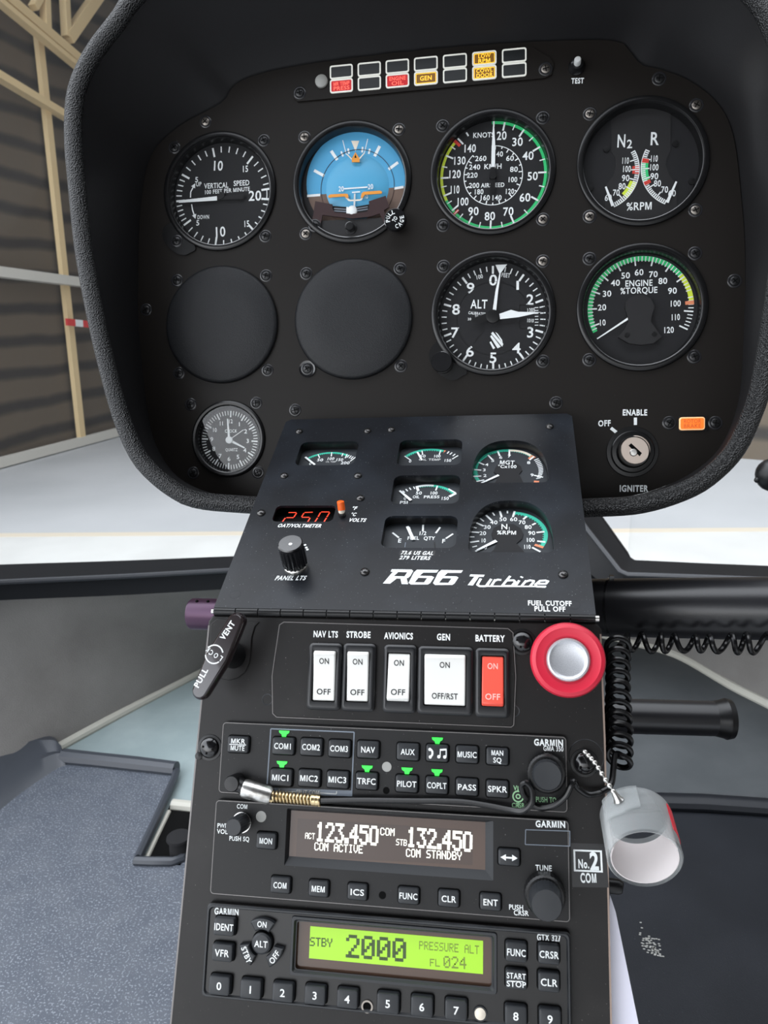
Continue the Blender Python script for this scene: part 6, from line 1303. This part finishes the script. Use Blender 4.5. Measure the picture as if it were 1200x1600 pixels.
for i in range(N + 1):
    f = i / N; ff = f + .012 * math.sin(9 * f * math.pi); th = 2 * math.pi * turns * ff; r = 4.4 + .5 * math.sin(11 * f)
    pts.append(np.array(p3(a + d * dl * f + s1 * r * math.cos(th) + s2 * r * math.sin(th) + np.array([0, 0, -1.0 * math.sin(math.pi * f)]))))
j = np.array((*P3.L(968, 1010, -22), -22)); mb = MB(); mb.tube([j, j * .4 + pts[0] * .6] + pts, 1.5, 'cord', 10); mb.build('cord', t)

# clear plastic guard cup on a bead chain
fc = np.array((*P3.L(1008, 1343, 22), 22.0)); bc = np.array((*P3.L(992, 1272, 1), 1.0)); axv = bc - fc; Lc = np.linalg.norm(axv); axv /= Lc
t = Thing(P3, tuple(fc), 'guard_cup', 'clear plastic cup with red sticker hanging on a bead chain', 'cup')
sx_ = np.array([1.0, 0, 0]); sx_ -= axv * (sx_ @ axv); sx_ /= np.linalg.norm(sx_); sy_ = np.cross(axv, sx_); RO = 14.6
if sy_[1] < 0: sy_ = -sy_
def cy(r, f, a): return tuple(fc + axv * Lc * f + sx_ * r * math.cos(R_(a)) + sy_ * r * math.sin(R_(a)))
n = 64; mb = MB(); mb.loops([[cy(r, f, 360 * i / n) for i in range(n)] for r, f in ((RO - 1.3, .02), (RO - .6, 0), (RO, .03), (RO, .5), (RO, .96), (RO - .5, 1.0), (RO - 1.2, 1.0), (RO - 1.3, .9), (RO - 1.3, .4))], 'clearplastic', ring=True); mb.build('cup_wall', t)
mb = MB(); A = [-200 + 220 * i / 30 for i in range(31)]; mb.loops([[cy(r, f, a) for r, f in ((RO - 1.5, .03), (RO - 1.5, .86), (RO - 1.9, .86), (RO - 1.9, .03))] for a in A], 'cuplining'); mb.build('lining', t, 'white paper lining')
mb = MB(); A = [4 + 34 * i / 10 for i in range(11)]; mb.loops([[cy(r, f, a) for r, f in ((RO + .05, .30), (RO + .05, .88), (RO + .3, .88), (RO + .3, .30))] for a in A], 'cupsticker'); mb.build('sticker', t, 'red sticker')
mb = MB(); A = [92 + 62 * i / 10 for i in range(11)]; mb.loops([[cy(r, f, a) for r, f in ((RO + .1, .42 + .2 * abs(i - 5) / 5 * .4), (RO + .1, .97), (RO + 1.0, .97), (RO + 1.0, .42 + .2 * abs(i - 5) / 5 * .4))] for i, a in enumerate(A)], 'clearplastic'); mb.build('tab', t, 'clear tab')
rv = np.array(cy(RO + 1.0, .70, 122)); ro_ = np.array(cy(RO + 5.0, .74, 122)); mb = MB(); mb.tube([rv, rv + (ro_ - rv) * .3, ro_], [2.3, 1.6, 1.0], 'silver', 18); mb.build('rivet', t, 'silver rivet')
st = np.array((*P3.L(914, 1175, 4), 4.0)); ch = catmull([st, st * .66 + ro_ * .34 + np.array([0, 1.2, 3]), st * .33 + ro_ * .67 + np.array([0, .4, 2]), ro_], 24)
mb = MB(); acc = 0; last = ch[0]; cps = [ch[0]]
for p in ch[1:]:
    acc += np.linalg.norm(p - last); last = p
    if acc >= 2.55: cps.append(p); acc = 0
for p in cps: mb.sphere(p, 1.15, 'silver', 12, 8)
mb.tube(ch, .35, 'silver', 6); mb.build('bead_chain', t, 'silver bead chain')

# laminated card tucked behind the console's right side
t = Thing(P3, P3.L(975, 1560, -8), 'laminated_card', 'pale lilac laminated card sticking out beside the console', 'card')
q = [P3.L(*p, -6) for p in ((953, 1398), (962, 1425), (1006, 1640), (1030, 1760), (940, 1760))]
mb = MB(); mb.prism(q, -6.8, -6.0, 'card'); mb.build('sheet', t)
mb = MB(); c = P3.L(958, 1383, -10); mb.tube([(c[0] - 6, c[1], -10), (c[0] + 2.2, c[1] - .5, -10), (c[0] + 4, c[1] - .8, -9.5)], [3.2, 3.2, 2.4], 'black', 16); single(P3, (c[0], c[1], -10), mb, 'latch_stud', 'small black stud on the console side below the clear cup', 'stud')
